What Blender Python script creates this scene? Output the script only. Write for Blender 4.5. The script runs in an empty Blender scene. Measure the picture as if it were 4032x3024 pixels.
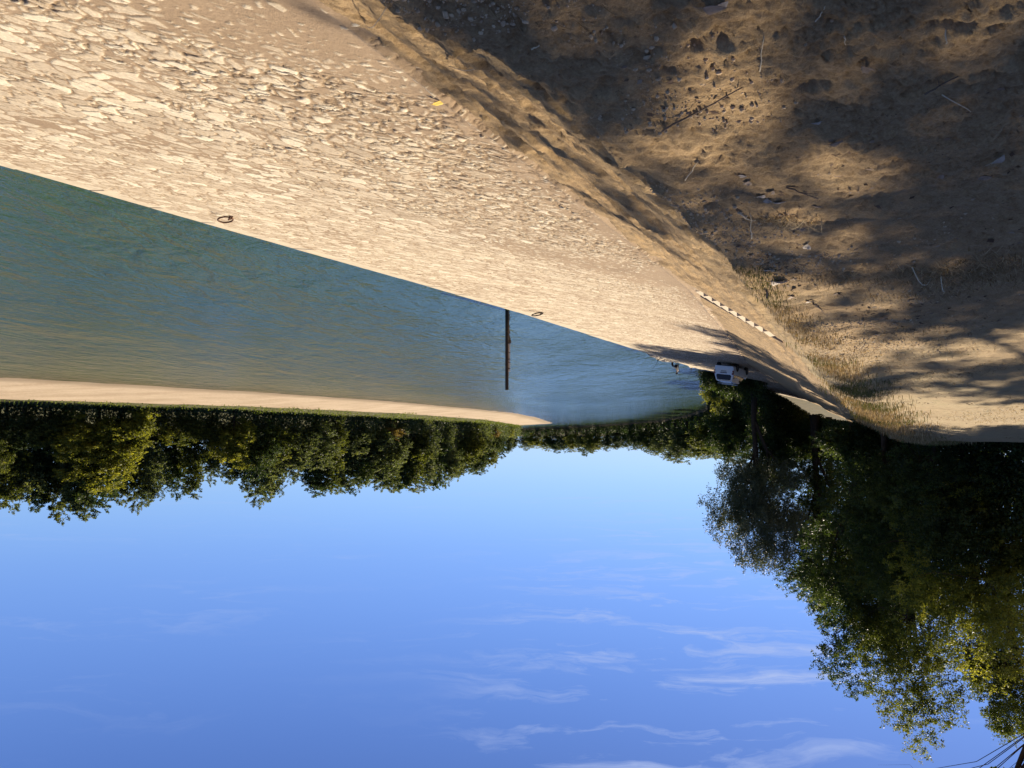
import bpy, bmesh, math, random
import numpy as np
from mathutils import Vector, Matrix, Quaternion

random.seed(7)
RNG = np.random.default_rng(11)
R = math.radians
scene = bpy.context.scene
COL = scene.collection

# ------------------------------------------------------------------ camera
H = 8.0                      # eye height above the river
FPX = 3028.0                 # focal length in pixels of the 4032 px wide photograph
PITCH = math.atan(222.0 / FPX)
cam_d = bpy.data.cameras.new("camera")
cam_d.sensor_width = 36.0
cam_d.lens = FPX / 4032.0 * 36.0
cam_d.clip_start = 0.05
cam_d.clip_end = 9000
cam = bpy.data.objects.new("camera", cam_d)
COL.objects.link(cam)
# the photograph was taken with the phone held upside down: the camera is rolled by 180 degrees
cam.matrix_world = (Matrix.Translation((0, 0, H)) @ Matrix.Rotation(math.pi / 2 - PITCH, 4, 'X')
                    @ Matrix.Rotation(math.pi, 4, 'Z'))
scene.camera = cam


def ray(px, py):
    """direction (y about 1) of the sight line through a pixel of the 4032x3024 photograph"""
    x = (2016 - px) / FPX
    yu = (py - 1512) / FPX
    cp, sp = math.cos(PITCH), math.sin(PITCH)
    return Vector((x, cp + yu * sp, -sp + yu * cp))


def at_h(px, py, h):
    d = ray(px, py)
    t = -h / d.z
    return Vector((d.x * t, d.y * t, H - h))


def at_y(px, py, y):
    d = ray(px, py)
    t = y / d.y
    return Vector((d.x * t, y, H + d.z * t))


S = 4032 / 2212.0

# ------------------------------------------------------------------ small helpers


def tag(o, label=None, cat=None, group=None, kind=None):
    if label: o["label"] = label
    if cat: o["category"] = cat
    if group: o["group"] = group
    if kind: o["kind"] = kind
    return o


def link(o, parent=None):
    COL.objects.link(o)
    if parent: o.parent = parent
    return o


def empty(name, loc, rz=0.0):
    o = bpy.data.objects.new(name, None)
    o.empty_display_size = 0.3
    o.location = loc
    o.rotation_euler = (0, 0, rz)
    return link(o)


def np_mesh(name, V, Q, mats=(), smooth=True, attrs=None):
    """mesh from numpy: V (n,3), Q (m,k) faces of equal size"""
    V = np.ascontiguousarray(V, dtype=np.float32)
    Q = np.ascontiguousarray(Q, dtype=np.int32)
    me = bpy.data.meshes.new(name)
    m, k = Q.shape
    me.vertices.add(len(V)); me.vertices.foreach_set("co", V.ravel())
    me.loops.add(m * k); me.loops.foreach_set("vertex_index", Q.ravel())
    me.polygons.add(m)
    me.polygons.foreach_set("loop_start", np.arange(0, m * k, k, dtype=np.int32))
    me.polygons.foreach_set("loop_total", np.full(m, k, dtype=np.int32))
    if smooth:
        me.polygons.foreach_set("use_smooth", np.ones(m, dtype=bool))
    for an, av in (attrs or {}).items():
        a = me.attributes.new(an, 'FLOAT', 'POINT')
        a.data.foreach_set("value", np.ascontiguousarray(av, dtype=np.float32))
    for mt in mats: me.materials.append(mt)
    me.update(calc_edges=True)
    return me


def np_obj(name, V, Q, mats=(), parent=None, smooth=True, attrs=None):
    return link(bpy.data.objects.new(name, np_mesh(name, V, Q, mats, smooth, attrs)), parent)


def grid_quads(nr, nc):
    i = np.arange(nr - 1)[:, None] * nc + np.arange(nc - 1)[None, :]
    return np.stack([i, i + 1, i + nc + 1, i + nc], -1).reshape(-1, 4)


class MB:
    """collects simple shapes into one mesh"""
    def __init__(self): self.bm = bmesh.new()

    def box(self, c, s, rot=None, bevel=0.0):
        r = bmesh.ops.create_cube(self.bm, size=1.0)
        vs = r['verts']
        bmesh.ops.scale(self.bm, vec=s, verts=vs)
        if bevel:
            es = list({e for v in vs for e in v.link_edges})
            rb = bmesh.ops.bevel(self.bm, geom=es, offset=bevel, segments=2, affect='EDGES', profile=0.6)
            vs = list({v for f in rb['faces'] for v in f.verts} | {v for v in vs if v.is_valid})
        if rot: bmesh.ops.rotate(self.bm, cent=(0, 0, 0), matrix=rot, verts=vs)
        bmesh.ops.translate(self.bm, vec=c, verts=vs)
        return self

    def tube(self, pts, rad, n=8, cap=True):
        pts = [Vector(p) for p in pts]
        if not hasattr(rad, '__len__'): rad = [rad] * len(pts)
        rings = []
        up = Vector((0.31, 0.17, 0.93)).normalized()
        for i, p in enumerate(pts):
            t = (pts[min(i + 1, len(pts) - 1)] - pts[max(i - 1, 0)]).normalized()
            a = t.cross(up)
            if a.length < 1e-3: a = t.cross(Vector((1, 0, 0)))
            a.normalize(); b = t.cross(a)
            rings.append([self.bm.verts.new(p + (a * math.cos(2 * math.pi * k / n) + b * math.sin(2 * math.pi * k / n)) * rad[i]) for k in range(n)])
        for r0, r1 in zip(rings, rings[1:]):
            for k in range(n):
                self.bm.faces.new((r0[k], r0[(k + 1) % n], r1[(k + 1) % n], r1[k]))
        if cap:
            self.bm.faces.new(rings[0][::-1]); self.bm.faces.new(rings[-1])
        return self

    def poly(self, pts):
        self.bm.faces.new([self.bm.verts.new(p) for p in pts]); return self

    def prism(self, pts, vec):
        """closed prism: outline pts swept by vec"""
        vec = Vector(vec)
        a = [self.bm.verts.new(Vector(p)) for p in pts]
        b = [self.bm.verts.new(Vector(p) + vec) for p in pts]
        n = len(pts)
        self.bm.faces.new(a[::-1]); self.bm.faces.new(b)
        for k in range(n):
            self.bm.faces.new((a[k], a[(k + 1) % n], b[(k + 1) % n], b[k]))
        return self

    def build(self, name, mat, parent=None, smooth=False, loc=None):
        bmesh.ops.recalc_face_normals(self.bm, faces=self.bm.faces)
        me = bpy.data.meshes.new(name)
        self.bm.to_mesh(me); self.bm.free()
        if smooth:
            me.polygons.foreach_set("use_smooth", np.ones(len(me.polygons), dtype=bool))
        me.materials.append(mat)
        o = bpy.data.objects.new(name, me)
        if loc is not None: o.location = loc
        return link(o, parent)


def copy_tree(o, parent=None):
    c = o.copy()
    COL.objects.link(c)
    if parent: c.parent = parent
    for ch in list(o.children): copy_tree(ch, c)
    return c


# ------------------------------------------------------------------ numpy noise


def _hash(ix, iy, seed):
    h = (ix.astype(np.int64) * 374761393 + iy.astype(np.int64) * 668265263 + seed * 1274126177) & 0xFFFFFFFF
    h = ((h ^ (h >> 13)) * 1274126177) & 0xFFFFFFFF
    h = ((h ^ (h >> 16)) * 2246822519) & 0xFFFFFFFF
    return ((h ^ (h >> 15)) & 0xFFFFFF) / float(0xFFFFFF)


def vnoise(x, y, seed=0):
    x = np.asarray(x, dtype=np.float64); y = np.asarray(y, dtype=np.float64)
    ix, iy = np.floor(x), np.floor(y)
    fx, fy = x - ix, y - iy
    fx = fx * fx * fx * (fx * (fx * 6 - 15) + 10); fy = fy * fy * fy * (fy * (fy * 6 - 15) + 10)
    a = _hash(ix, iy, seed); b = _hash(ix + 1, iy, seed); c = _hash(ix, iy + 1, seed); d = _hash(ix + 1, iy + 1, seed)
    return (a + (b - a) * fx) * (1 - fy) + (c + (d - c) * fx) * fy - 0.5


def fbm(x, y, oct=4, seed=0, gain=0.5):
    s = 0; a = 1.0
    for k in range(oct):
        s = s + a * vnoise(x * 2.03 ** k + 17.3 * k, y * 2.03 ** k - 9.1 * k, seed + k)
        a *= gain
    return s


def voronoi(x, y, seed=0, jit=0.85):
    ix, iy = np.floor(x), np.floor(y)
    f1 = np.full(x.shape, 9.0); f2 = np.full(x.shape, 9.0); idr = np.zeros(x.shape)
    for dx in (-1, 0, 1):
        for dy in (-1, 0, 1):
            cx, cy = ix + dx, iy + dy
            px = cx + 0.5 + (_hash(cx, cy, seed) - 0.5) * jit
            py = cy + 0.5 + (_hash(cx, cy, seed + 5) - 0.5) * jit
            d = np.hypot(px - x, py - y)
            idc = _hash(cx, cy, seed + 9)
            closer = d < f1
            f2 = np.where(closer, f1, np.minimum(f2, d))
            idr = np.where(closer, idc, idr)
            f1 = np.where(closer, d, f1)
    return f1, f2 - f1, idr


def sstep(a, b, x):
    t = np.clip((x - a) / (b - a), 0, 1)
    return t * t * (3 - 2 * t)


# ------------------------------------------------------------------ materials


class NT:
    def __init__(self, name):
        self.m = bpy.data.materials.new(name); self.m.use_nodes = True
        self.t = self.m.node_tree; self.n = self.t.nodes; self.l = self.t.links
        self.bsdf = self.n["Principled BSDF"]; self.out = self.n["Material Output"]

    def node(self, typ, **kw):
        o = self.n.new(typ)
        for k, v in kw.items(): setattr(o, k, v)
        return o

    def set(self, node, **kw):
        for k, v in kw.items():
            s = node.inputs[k.replace('_', ' ')]
            if hasattr(v, 'is_linked') or isinstance(v, bpy.types.NodeSocket): self.l.new(v, s)
            else: s.default_value = v
        return node

    def noise(self, scale, detail=4, rough=0.55, vec=None, dist=0.0):
        n = self.node('ShaderNodeTexNoise')
        n.inputs['Scale'].default_value = scale; n.inputs['Detail'].default_value = detail
        n.inputs['Roughness'].default_value = rough; n.inputs['Distortion'].default_value = dist
        if vec is not None: self.l.new(vec, n.inputs['Vector'])
        return n.outputs['Fac']

    def coords(self, scale=(1, 1, 1), rot=(0, 0, 0)):
        tc = self.node('ShaderNodeTexCoord'); mp = self.node('ShaderNodeMapping')
        mp.inputs['Scale'].default_value = scale; mp.inputs['Rotation'].default_value = rot
        self.l.new(tc.outputs['Object'], mp.inputs['Vector'])
        return mp.outputs['Vector']

    def ramp(self, fac, stops):
        r = self.node('ShaderNodeValToRGB')
        while len(r.color_ramp.elements) < len(stops): r.color_ramp.elements.new(0.5)
        for e, (p, c) in zip(r.color_ramp.elements, stops):
            e.position = p; e.color = (*c, 1)
        self.l.new(fac, r.inputs['Fac'])
        return r.outputs['Color']

    def mix(self, fac, a, b, mode='MIX'):
        m = self.node('ShaderNodeMix', data_type='RGBA', blend_type=mode)
        for s, v in ((m.inputs['Factor'], fac), (m.inputs['A'], a), (m.inputs['B'], b)):
            if isinstance(v, bpy.types.NodeSocket): self.l.new(v, s)
            elif isinstance(v, tuple): s.default_value = (*v, 1) if len(v) == 3 else v
            else: s.default_value = v
        return m.outputs['Result']

    def math(self, op, a, b=0.0, clamp=False):
        m = self.node('ShaderNodeMath', operation=op); m.use_clamp = clamp
        for s, v in ((m.inputs[0], a), (m.inputs[1], b)):
            if isinstance(v, bpy.types.NodeSocket): self.l.new(v, s)
            else: s.default_value = v
        return m.outputs[0]

    def attr(self, name):
        return self.node('ShaderNodeAttribute', attribute_name=name).outputs['Fac']

    def bump(self, height, strength=0.5, dist=0.02, normal=None):
        b = self.node('ShaderNodeBump')
        b.inputs['Strength'].default_value = strength; b.inputs['Distance'].default_value = dist
        self.l.new(height, b.inputs['Height'])
        if normal is not None: self.l.new(normal, b.inputs['Normal'])
        return b.outputs['Normal']

    def base(self, col, rough=0.9, spec=0.3, normal=None, metal=0.0):
        i = self.bsdf.inputs
        if isinstance(col, bpy.types.NodeSocket): self.l.new(col, i['Base Color'])
        else: i['Base Color'].default_value = (*col, 1)
        if isinstance(rough, bpy.types.NodeSocket): self.l.new(rough, i['Roughness'])
        else: i['Roughness'].default_value = rough
        i['Specular IOR Level'].default_value = spec; i['Metallic'].default_value = metal
        if normal is not None: self.l.new(normal, i['Normal'])
        return self.m


def plain(name, col, rough=0.8, spec=0.3, metal=0.0, var=0.25, scale=6.0, bump=0.0):
    t = NT(name)
    v = t.coords()
    n = t.noise(scale, 5, 0.6, v)
    a = tuple(c * (1 - var) for c in col); b = tuple(min(1, c * (1 + var)) for c in col)
    c = t.ramp(n, [(0.3, a), (0.7, b)])
    nm = t.bump(t.noise(scale * 4, 4, 0.6, v), bump, 0.02) if bump else None
    return t.base(c, rough, spec, nm, metal)


def mat_dirt():
    t = NT("dry_dirt")
    v = t.coords()
    big = t.noise(0.45, 4, 0.6, v); mid = t.noise(5.0, 5, 0.65, v); fine = t.noise(60.0, 5, 0.7, v)
    c = t.ramp(big, [(0.3, (0.32, 0.205, 0.10)), (0.7, (0.49, 0.335, 0.175))])
    c = t.mix(0.55, c, t.ramp(mid, [(0.3, (0.24, 0.14, 0.068)), (0.5, (0.44, 0.295, 0.152)), (0.75, (0.59, 0.43, 0.235))]))
    c = t.mix(0.45, c, t.ramp(fine, [(0.3, (0.16, 0.095, 0.048)), (0.7, (0.63, 0.465, 0.265))]))
    # dark crumbs of humus and bark
    cr = t.noise(26.0, 3, 0.6, v)
    c = t.mix(t.math('MULTIPLY', t.ramp(cr, [(0.64, (0, 0, 0)), (0.70, (1, 1, 1))]), 0.55), c, (0.11, 0.075, 0.05))
    # grassy soil away from the worn track
    g = t.attr("grass")
    gc = t.ramp(t.noise(3.0, 5, 0.7, v), [(0.3, (0.30, 0.22, 0.12)), (0.55, (0.42, 0.33, 0.19)), (0.8, (0.24, 0.23, 0.10))])
    c = t.mix(t.math('MULTIPLY', g, 0.85), c, gc)
    h = t.math('ADD', t.math('MULTIPLY', t.noise(38.0, 6, 0.72, v), 1.0), t.math('MULTIPLY', t.noise(140.0, 4, 0.7, v), 0.4))
    return t.base(c, 0.95, 0.15, t.bump(h, 0.9, 0.016))


def mat_ramp():
    t = NT("stone_paving")
    v = t.coords()
    st = t.attr("stone"); sid = t.attr("sid"); pit = t.attr("pit")
    n1 = t.noise(1.1, 5, 0.65, v); n2 = t.noise(14.0, 5, 0.7, v); n3 = t.noise(70.0, 4, 0.7, v)
    mort = t.ramp(n1, [(0.3, (0.29, 0.205, 0.13)), (0.7, (0.38, 0.275, 0.178))])
    mort = t.mix(0.35, mort, t.ramp(n2, [(0.3, (0.26, 0.175, 0.105)), (0.7, (0.47, 0.35, 0.235))]))
    stone = t.ramp(sid, [(0.0, (0.38, 0.29, 0.195)), (0.30, (0.50, 0.395, 0.275)), (0.70, (0.64, 0.535, 0.39)), (1.0, (0.82, 0.73, 0.56))])
    stone = t.mix(0.30, stone, t.ramp(n2, [(0.38, (0.36, 0.265, 0.17)), (0.60, (0.84, 0.72, 0.54))]))
    c = t.mix(st, mort, stone)
    # dark lichen specks and pits
    sp = t.ramp(n3, [(0.66, (0, 0, 0)), (0.74, (1, 1, 1))])
    c = t.mix(t.math('MULTIPLY', sp, 0.35), c, (0.20, 0.14, 0.09))
    c = t.mix(t.math('MULTIPLY', pit, 0.7), c, (0.20, 0.14, 0.095))
    h = t.math('ADD', t.math('MULTIPLY', t.noise(22.0, 6, 0.7, v), 1.0), t.math('MULTIPLY', n3, 0.5))
    return t.base(c, 0.92, 0.2, t.bump(h, 0.6, 0.02))


def mat_water():
    t = NT("river_water")
    g = t.node('ShaderNodeNewGeometry')
    mp = t.node('ShaderNodeMapping'); t.l.new(g.outputs['Position'], mp.inputs['Vector'])
    mp.inputs['Rotation'].default_value = (0, 0, R(-76))
    mp.inputs['Scale'].default_value = (1.0, 0.42, 1.0)
    v = mp.outputs['Vector']
    w1 = t.noise(0.6, 2.5, 0.55, v, 0.8)
    w2 = t.noise(2.2, 2.5, 0.55, v, 0.8)
    w3 = t.noise(9.0, 2.5, 0.55, v, 0.3)
    calm = t.ramp(t.noise(0.045, 3, 0.55, v, 1.0), [(0.36, (0.5, 0.5, 0.5)), (0.62, (1, 1, 1))])
    def wb(h, k, dist, nrm=None):
        o = t.bump(h, k, dist, nrm); t.l.new(t.math('MULTIPLY', calm, k), o.node.inputs['Strength']); return o
    w0 = t.noise(0.14, 3, 0.55, v, 0.8)
    nb = wb(w0, 0.16, 4.0)
    nb = wb(w1, 0.32, 1.3, nb)
    nb = wb(w2, 0.28, 0.45, nb)
    nb = wb(w3, 0.55, 0.10, nb)
    # turbid green body, olive by the gravel bank for shallows and painted tree reflection
    sh = t.attr("shallow_reflect")
    murk = t.ramp(t.noise(0.05, 4, 0.6, v, 0.8), [(0.3, (0.034, 0.068, 0.028)), (0.7, (0.048, 0.084, 0.032))])
    c = t.mix(t.math('MULTIPLY', sh, 0.9), murk, (0.050, 0.056, 0.014))
    t.base(c, 0.09, 0.5, nb)
    t.bsdf.inputs['IOR'].default_value = 1.333
    return t.m


def mat_gravel():
    t = NT("pale_gravel")
    v = t.coords()
    a = t.noise(0.25, 5, 0.65, t.coords((0.35, 1, 1))); b = t.noise(2.5, 6, 0.8, v)
    c = t.ramp(a, [(0.38, (0.36, 0.265, 0.17)), (0.62, (0.58, 0.46, 0.325))])
    c = t.mix(0.5, c, t.ramp(b, [(0.3, (0.30, 0.21, 0.135)), (0.7, (0.62, 0.50, 0.36))]))
    sx = t.node('ShaderNodeSeparateXYZ'); gg = t.node('ShaderNodeNewGeometry'); t.l.new(gg.outputs['Position'], sx.inputs[0])
    wet = t.node('ShaderNodeMapRange'); wet.inputs['From Min'].default_value = 0.22; wet.inputs['From Max'].default_value = 0.05; t.l.new(t.math('ADD', sx.outputs['Z'], t.math('MULTIPLY', a, -0.12)), wet.inputs['Value'])
    c = t.mix(t.math('MULTIPLY', wet.outputs[0], 0.6), c, (0.17, 0.125, 0.075))
    return t.base(c, 0.95, 0.2, t.bump(b, 0.6, 0.15))


def mat_soil(name, a, b):
    t = NT(name)
    v = t.coords()
    c = t.ramp(t.noise(0.8, 6, 0.7, v), [(0.3, a), (0.7, b)])
    return t.base(c, 0.95, 0.1, t.bump(t.noise(3, 5, 0.7, v), 0.6, 0.1))


def mat_leaf(name, dark, mid, light, trans=0.38, rough=0.55, spec=0.35, glow=(1.9, 1.85, 0.80)):
    t = NT(name)
    va = t.attr("var")
    c = t.ramp(va, [(0.0, dark), (0.5, mid), (1.0, light)])
    t.base(c, rough, spec)
    tr = t.node('ShaderNodeBsdfTranslucent')
    tc = t.mix(1.0, c, (*glow, 1), 'MULTIPLY')
    t.l.new(tc, tr.inputs['Color'])
    mx = t.node('ShaderNodeMixShader'); mx.inputs[0].default_value = trans
    t.l.new(t.bsdf.outputs[0], mx.inputs[1]); t.l.new(tr.outputs[0], mx.inputs[2])
    t.l.new(mx.outputs[0], t.out.inputs['Surface'])
    return t.m


M_DIRT = mat_dirt(); M_RAMP = mat_ramp(); M_WATER = mat_water(); M_GRAVEL = mat_gravel()
M_BANK = mat_soil("bank_soil", (0.06, 0.055, 0.03), (0.16, 0.13, 0.07))
M_VERGE = mat_soil("grassy_verge", (0.06, 0.07, 0.03), (0.15, 0.135, 0.065))
M_BED = mat_soil("river_bed", (0.08, 0.07, 0.04), (0.14, 0.12, 0.07))
M_KERB = plain("kerb_stone", (0.60, 0.50, 0.36), 0.9, 0.2, 0, 0.16, 3.0, 0.35)
M_STEP = plain("step_stone", (0.56, 0.47, 0.35), 0.9, 0.2, 0, 0.10, 5.0, 0.2)
M_CHEEK = plain("cheek_stone", (0.40, 0.30, 0.21), 0.9, 0.2, 0, 0.15, 5.0, 0.3)
M_BARK = plain("bark", (0.045, 0.034, 0.026), 0.95, 0.1, 0, 0.4, 5.0, 0.8)
M_BARKG = plain("grey_bark", (0.22, 0.19, 0.155), 0.95, 0.1, 0, 0.3, 5.0, 0.6)
M_LEAF = {
    'dark': mat_leaf("leaf_dark_green", (0.016, 0.031, 0.010), (0.046, 0.074, 0.021), (0.14, 0.165, 0.040)),
    'olive': mat_leaf("leaf_olive", (0.026, 0.040, 0.011), (0.090, 0.108, 0.024), (0.22, 0.225, 0.050), 0.5),
    'yellow': mat_leaf("leaf_yellow_green", (0.060, 0.074, 0.014), (0.19, 0.20, 0.034), (0.36, 0.34, 0.070), 0.5),
    'willow': mat_leaf("leaf_silver_green", (0.045, 0.062, 0.036), (0.110, 0.130, 0.078), (0.20, 0.21, 0.125), 0.3, 0.5, 0.4, (1.1, 1.1, 0.75)),
    'grey': mat_leaf("leaf_grey_green", (0.034, 0.050, 0.024), (0.100, 0.125, 0.054), (0.21, 0.23, 0.10), 0.45),
    'rust': mat_leaf("leaf_rust", (0.10, 0.065, 0.02), (0.20, 0.145, 0.045), (0.32, 0.24, 0.085), 0.35),
}
M_GRASS = mat_leaf("dry_grass_blade", (0.10, 0.12, 0.03), (0.25, 0.17, 0.085), (0.60, 0.46, 0.27), 0.3, 0.7, 0.2, (1.0, 0.95, 0.7))
M_GREEN = mat_leaf("green_grass_blade", (0.04, 0.07, 0.015), (0.10, 0.14, 0.03), (0.20, 0.22, 0.06), 0.35, 0.6, 0.3)

# ------------------------------------------------------------------ the lie of the land
# lines of the bank, each read as (distance y, across x, height z)


def line(pts):
    P = [at_h(px * S, py * S, h) for px, py, h in pts]
    return np.array([[p.y, p.x, p.z] for p in P])


crest = line([(850, 0, 1.75), (1200, 220, 1.75), (1480, 470, 1.75), (1560, 545, 1.75), (1720, 735, 1.72), (1854, 906, 1.0), (1940, 945, 0.17)])
toe = line([(700, 0, 3.26), (1000, 230, 3.26), (1310, 470, 3.28), (1500, 627, 3.3), (1567, 711, 5.0), (1618, 787, 6.55)])
edge = line([(0, 357, 7.6), (1100, 669, 7.6), (1400, 764, 7.6), (1510, 797, 7.6)])


def extend(a, before, after):
    d0 = (a[1] - a[0]) / (a[1, 0] - a[0, 0]); d1 = (a[-1] - a[-2]) / (a[-1, 0] - a[-2, 0])
    rows = [a[0] + d0 * (before - a[0, 0])] + list(a)
    for y, x, z in after: rows.append(np.array([y, x, z]))
    return np.array(rows)


cy = crest[-1, 0]
crest = extend(crest, -9, [(cy + 14, crest[-1, 1] - 6.4, 7.9), (82, -39.0, 7.9), (100, -48, 7.9), (170, -84, 7.9)])
toe = extend(toe, -9, [(77, -26.3, 1.9), (90, -33.5, 2.9), (110, -46, 3.6), (170, -76, 3.6)])
edge = extend(edge, -9, [(96, -24.5, 0.4), (120, -30.5, 0.4)])


def L(a, y, k): return np.interp(y, a[:, 0], a[:, k])


# stairs: a strip cut into the slope square to the levee
AX = Vector((-0.455, 0.890)).normalized()      # along the levee
PX = Vector((AX.y, -AX.x))                     # down the slope, towards the river
ST0 = at_h(1502 * S, 627 * S, 3.30)            # foot of the flight, near corner
ST_A0 = ST0.x * AX.x + ST0.y * AX.y
ST_W = 0.95
N_STEP = 9
ST_TOP = at_h(1650 * S, 722 * S, 2.10)
ST_RUN = abs((Vector((ST_TOP.x, ST_TOP.y)) - Vector((ST0.x, ST0.y))).dot(PX))
ST_RISE = 1.20


def ground_z(x, y, detail=True):
    """height of the levee top and its slope"""
    x = np.asarray(x, float); y = np.asarray(y, float)
    xc, zc = L(crest, y, 1), L(crest, y, 2)
    xt, zt = L(toe, y, 1), L(toe, y, 2)
    left = np.maximum(xc - x, 0)
    base = np.interp(y, [-9, 6, 14, 26, 36, 41, 48, 60, 170], [6.25, 6.25, 6.33, 7.1, 7.85, 8.09, 7.9, 7.6, 7.4])
    top = zc + (base - zc) * sstep(0.0, 5.0, left)
    top = top + 0.02 * np.sin(left * 0.9)
    hw = np.interp(y, [8, 14, 30, 46], [0.3, 0.6, 1.4, 2.2])
    top = top + np.interp(y, [8, 14, 24, 40, 48], [0.0, 0.12, 0.26, 0.30, 0.0]) * np.exp(-((left - hw) / (hw * 0.7)) ** 2)
    t = np.clip((x - xc) / np.maximum(xt - xc, 0.1), -0.2, 1.6)
    on = t > 0
    aa = x * AX.x + y * AX.y
    u = np.clip(t + 0.05 * fbm(aa * 0.22, t * 1.2, 3, 25), 0, 1)
    ter0 = 0.07 * sstep(0.0, 0.04, t) + 0.06 * sstep(0.32, 0.36, u) + 0.05 * sstep(0.62, 0.65, u)
    prof = np.where(t < 1, ter0 + 0.82 * np.clip(t, 0, 1), t)
    slope = zc + (zt - zc) * prof
    slope = np.where(t > 1, zt - (t - 1) * 1.6 * np.abs(zt - zc) - 0.03, slope)
    z = np.where(on, slope, top)
    if detail:
        a = x * AX.x + y * AX.y; p = x * PX.x + y * PX.y
        slopew = sstep(-0.06, 0.10, t) * (1 - sstep(0.86, 1.0, t))
        # wind and rain cut little terraces along the slope
        ter = fbm(p * 5.0, a * 0.35, 4, 3, 0.6) * 0.07 - np.abs(fbm(p * 9.0, a * 0.8, 3, 21)) * 0.05
        lip = -np.exp(-((t - 0.0) / 0.05) ** 2) * np.clip(fbm(a * 1.6, p * 0.5, 4, 31) + 0.02, 0, 1) * 0.10
        z = z + slopew * ter * np.clip(2.0 - y / 60, 0.4, 1) + lip
        toew = sstep(0.80, 1.0, t)
        z = z + toew * (1 - sstep(1.0, 1.5, t)) * fbm(x * 2.2, y * 2.2, 4, 41) * 0.06
        near = np.clip(1.25 - y / 40, 0.15, 1.0)
        z = z + fbm(x * 0.55, y * 0.55, 3, 5) * 0.05
        z = z + fbm(x * 2.6, y * 2.6, 5, 8, 0.62) * 0.035 * near
        z = z + np.abs(fbm(x * 12.0, y * 12.0, 3, 9, 0.7)) * 0.030 * near
        rid = 0.5 - np.abs(vnoise(x * 9.0, y * 9.0, 13)) * 2
        z = z + np.clip(rid, -0.2, 0.5) * 0.012 * near
        z = z + (np.abs(fbm(x * 31.0, y * 31.0, 2, 10, 0.6)) * 0.016 - np.clip(fbm(x * 7.0, y * 7.0, 3, 12) - 0.12, 0, 1) * 0.06) * near
        f1, ed, rid2 = voronoi(x * 11.0, y * 11.0, 17)
        clod = np.sqrt(np.clip(0.42 - f1, 0, 1)) * 0.6 * (rid2 > 0.72) * sstep(-0.05, 0.22, fbm(x * 0.9, y * 0.9, 3, 23))
        z = z + clod * 0.045 * near
        f1, ed, rid2 = voronoi(x * 26.0, y * 26.0, 19)
        z = z + np.sqrt(np.clip(0.45 - f1, 0, 1)) * (rid2 > 0.45) * 0.016 * near * sstep(-0.3, 0.15, fbm(x * 1.7, y * 1.7, 3, 24))
        sa = a - ST_A0
        xs = PX.x * (x - ST0.x) + PX.y * (y - ST0.y)
        gsl_ = ST_RISE / ST_RUN
        zl = ST0.z - xs * gsl_
        wst = sstep(1.3, 0.2, np.abs(sa - ST_W / 2) - ST_W / 2) * sstep(-ST_RUN - 0.7, -ST_RUN - 0.05, xs) * sstep(0.5, 0.1, xs)
        z = z + (zl - 0.05 - z) * wst
        inst = (sa > 0.02) & (sa < ST_W - 0.02) & (xs > -ST_RUN + 0.02) & (xs < 0.5)
        z = np.where(inst, zl - 0.5, z)
    return z


_t = ST0 - Vector((PX.x, PX.y, 0)) * ST_RUN + Vector((AX.x, AX.y, 0)) * 0.45
ST_RISE = float(ground_z(np.array([_t.x]), np.array([_t.y]), False)[0]) - ST0.z


def ramp_z(x, y):
    xt, zt = L(toe, y, 1), L(toe, y, 2)
    xe, ze = L(edge, y, 1), L(edge, y, 2)
    t = np.clip((x - xt) / np.maximum(xe - xt, 0.1), -0.1, 1.1)
    return zt + (ze - zt) * (t + 0.05 * np.sin(np.clip(t, 0, 1) * math.pi))


def land_z(x, y):
    g = float(ground_z(np.array([x]), np.array([y]))[0])
    if x > float(L(toe, y, 1)) + 0.7: return float(ramp_z(np.array([x]), np.array([y]))[0])
    if x > float(L(toe, y, 1)): return max(g, float(ramp_z(np.array([x]), np.array([y]))[0]))
    return g


def on_land(px, py):
    """point of the levee or paving seen at a pixel of the photograph"""
    d = ray(px, py)
    ys = np.geomspace(1.8, 100, 900)
    t = ys / d.y
    xs = d.x * t; zs = H + d.z * t
    g = ground_z(xs, ys)
    r = np.where(xs > L(toe, ys, 1), ramp_z(xs, ys), -9)
    g = np.where(xs > L(toe, ys, 1) + 0.7, -9, g)
    hit = np.nonzero(zs <= np.maximum(g, r))[0]
    if len(hit) == 0: return None
    k = hit[0]
    return Vector((xs[k], ys[k], max(g[k], r[k])))


# ---- levee top and slope
ys = np.concatenate([np.linspace(-8, 1.5, 24), np.geomspace(1.6, 46, 800), np.geomspace(46.8, 165, 60)])
tab = np.concatenate([np.arange(0, 1.1, 0.0040), np.geomspace(1.12, 14, 22)])[::-1]
sl = np.concatenate([np.linspace(0.012, 1.0, 84), [1.06, 1.14, 1.3, 1.5]])
yeff = np.maximum(ys, 2.2)
XL = L(crest, ys, 1)[:, None] - tab[None, :] * yeff[:, None]
XS = L(crest, ys, 1)[:, None] + sl[None, :] * (L(toe, ys, 1) - L(crest, ys, 1))[:, None]
X = np.concatenate([XL, XS], 1); Y = np.repeat(ys[:, None], X.shape[1], 1)
Z = ground_z(X, Y)
lf = L(crest, ys, 1)[:, None] - X
gr = np.clip(sstep(0.6, -0.5, lf) * 0.15 + sstep(9, 20, Y) * 0.75 + sstep(-0.1, 0.25, fbm(X * 0.5, Y * 0.5, 3, 55)) * 0.3 * sstep(5, 10, Y), 0, 1) * (lf > -0.6)
np_obj("ground", np.stack([X, Y, Z], -1).reshape(-1, 3), grid_quads(*X.shape), [M_DIRT], attrs={"grass": gr.ravel()})["kind"] = "structure"

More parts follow.
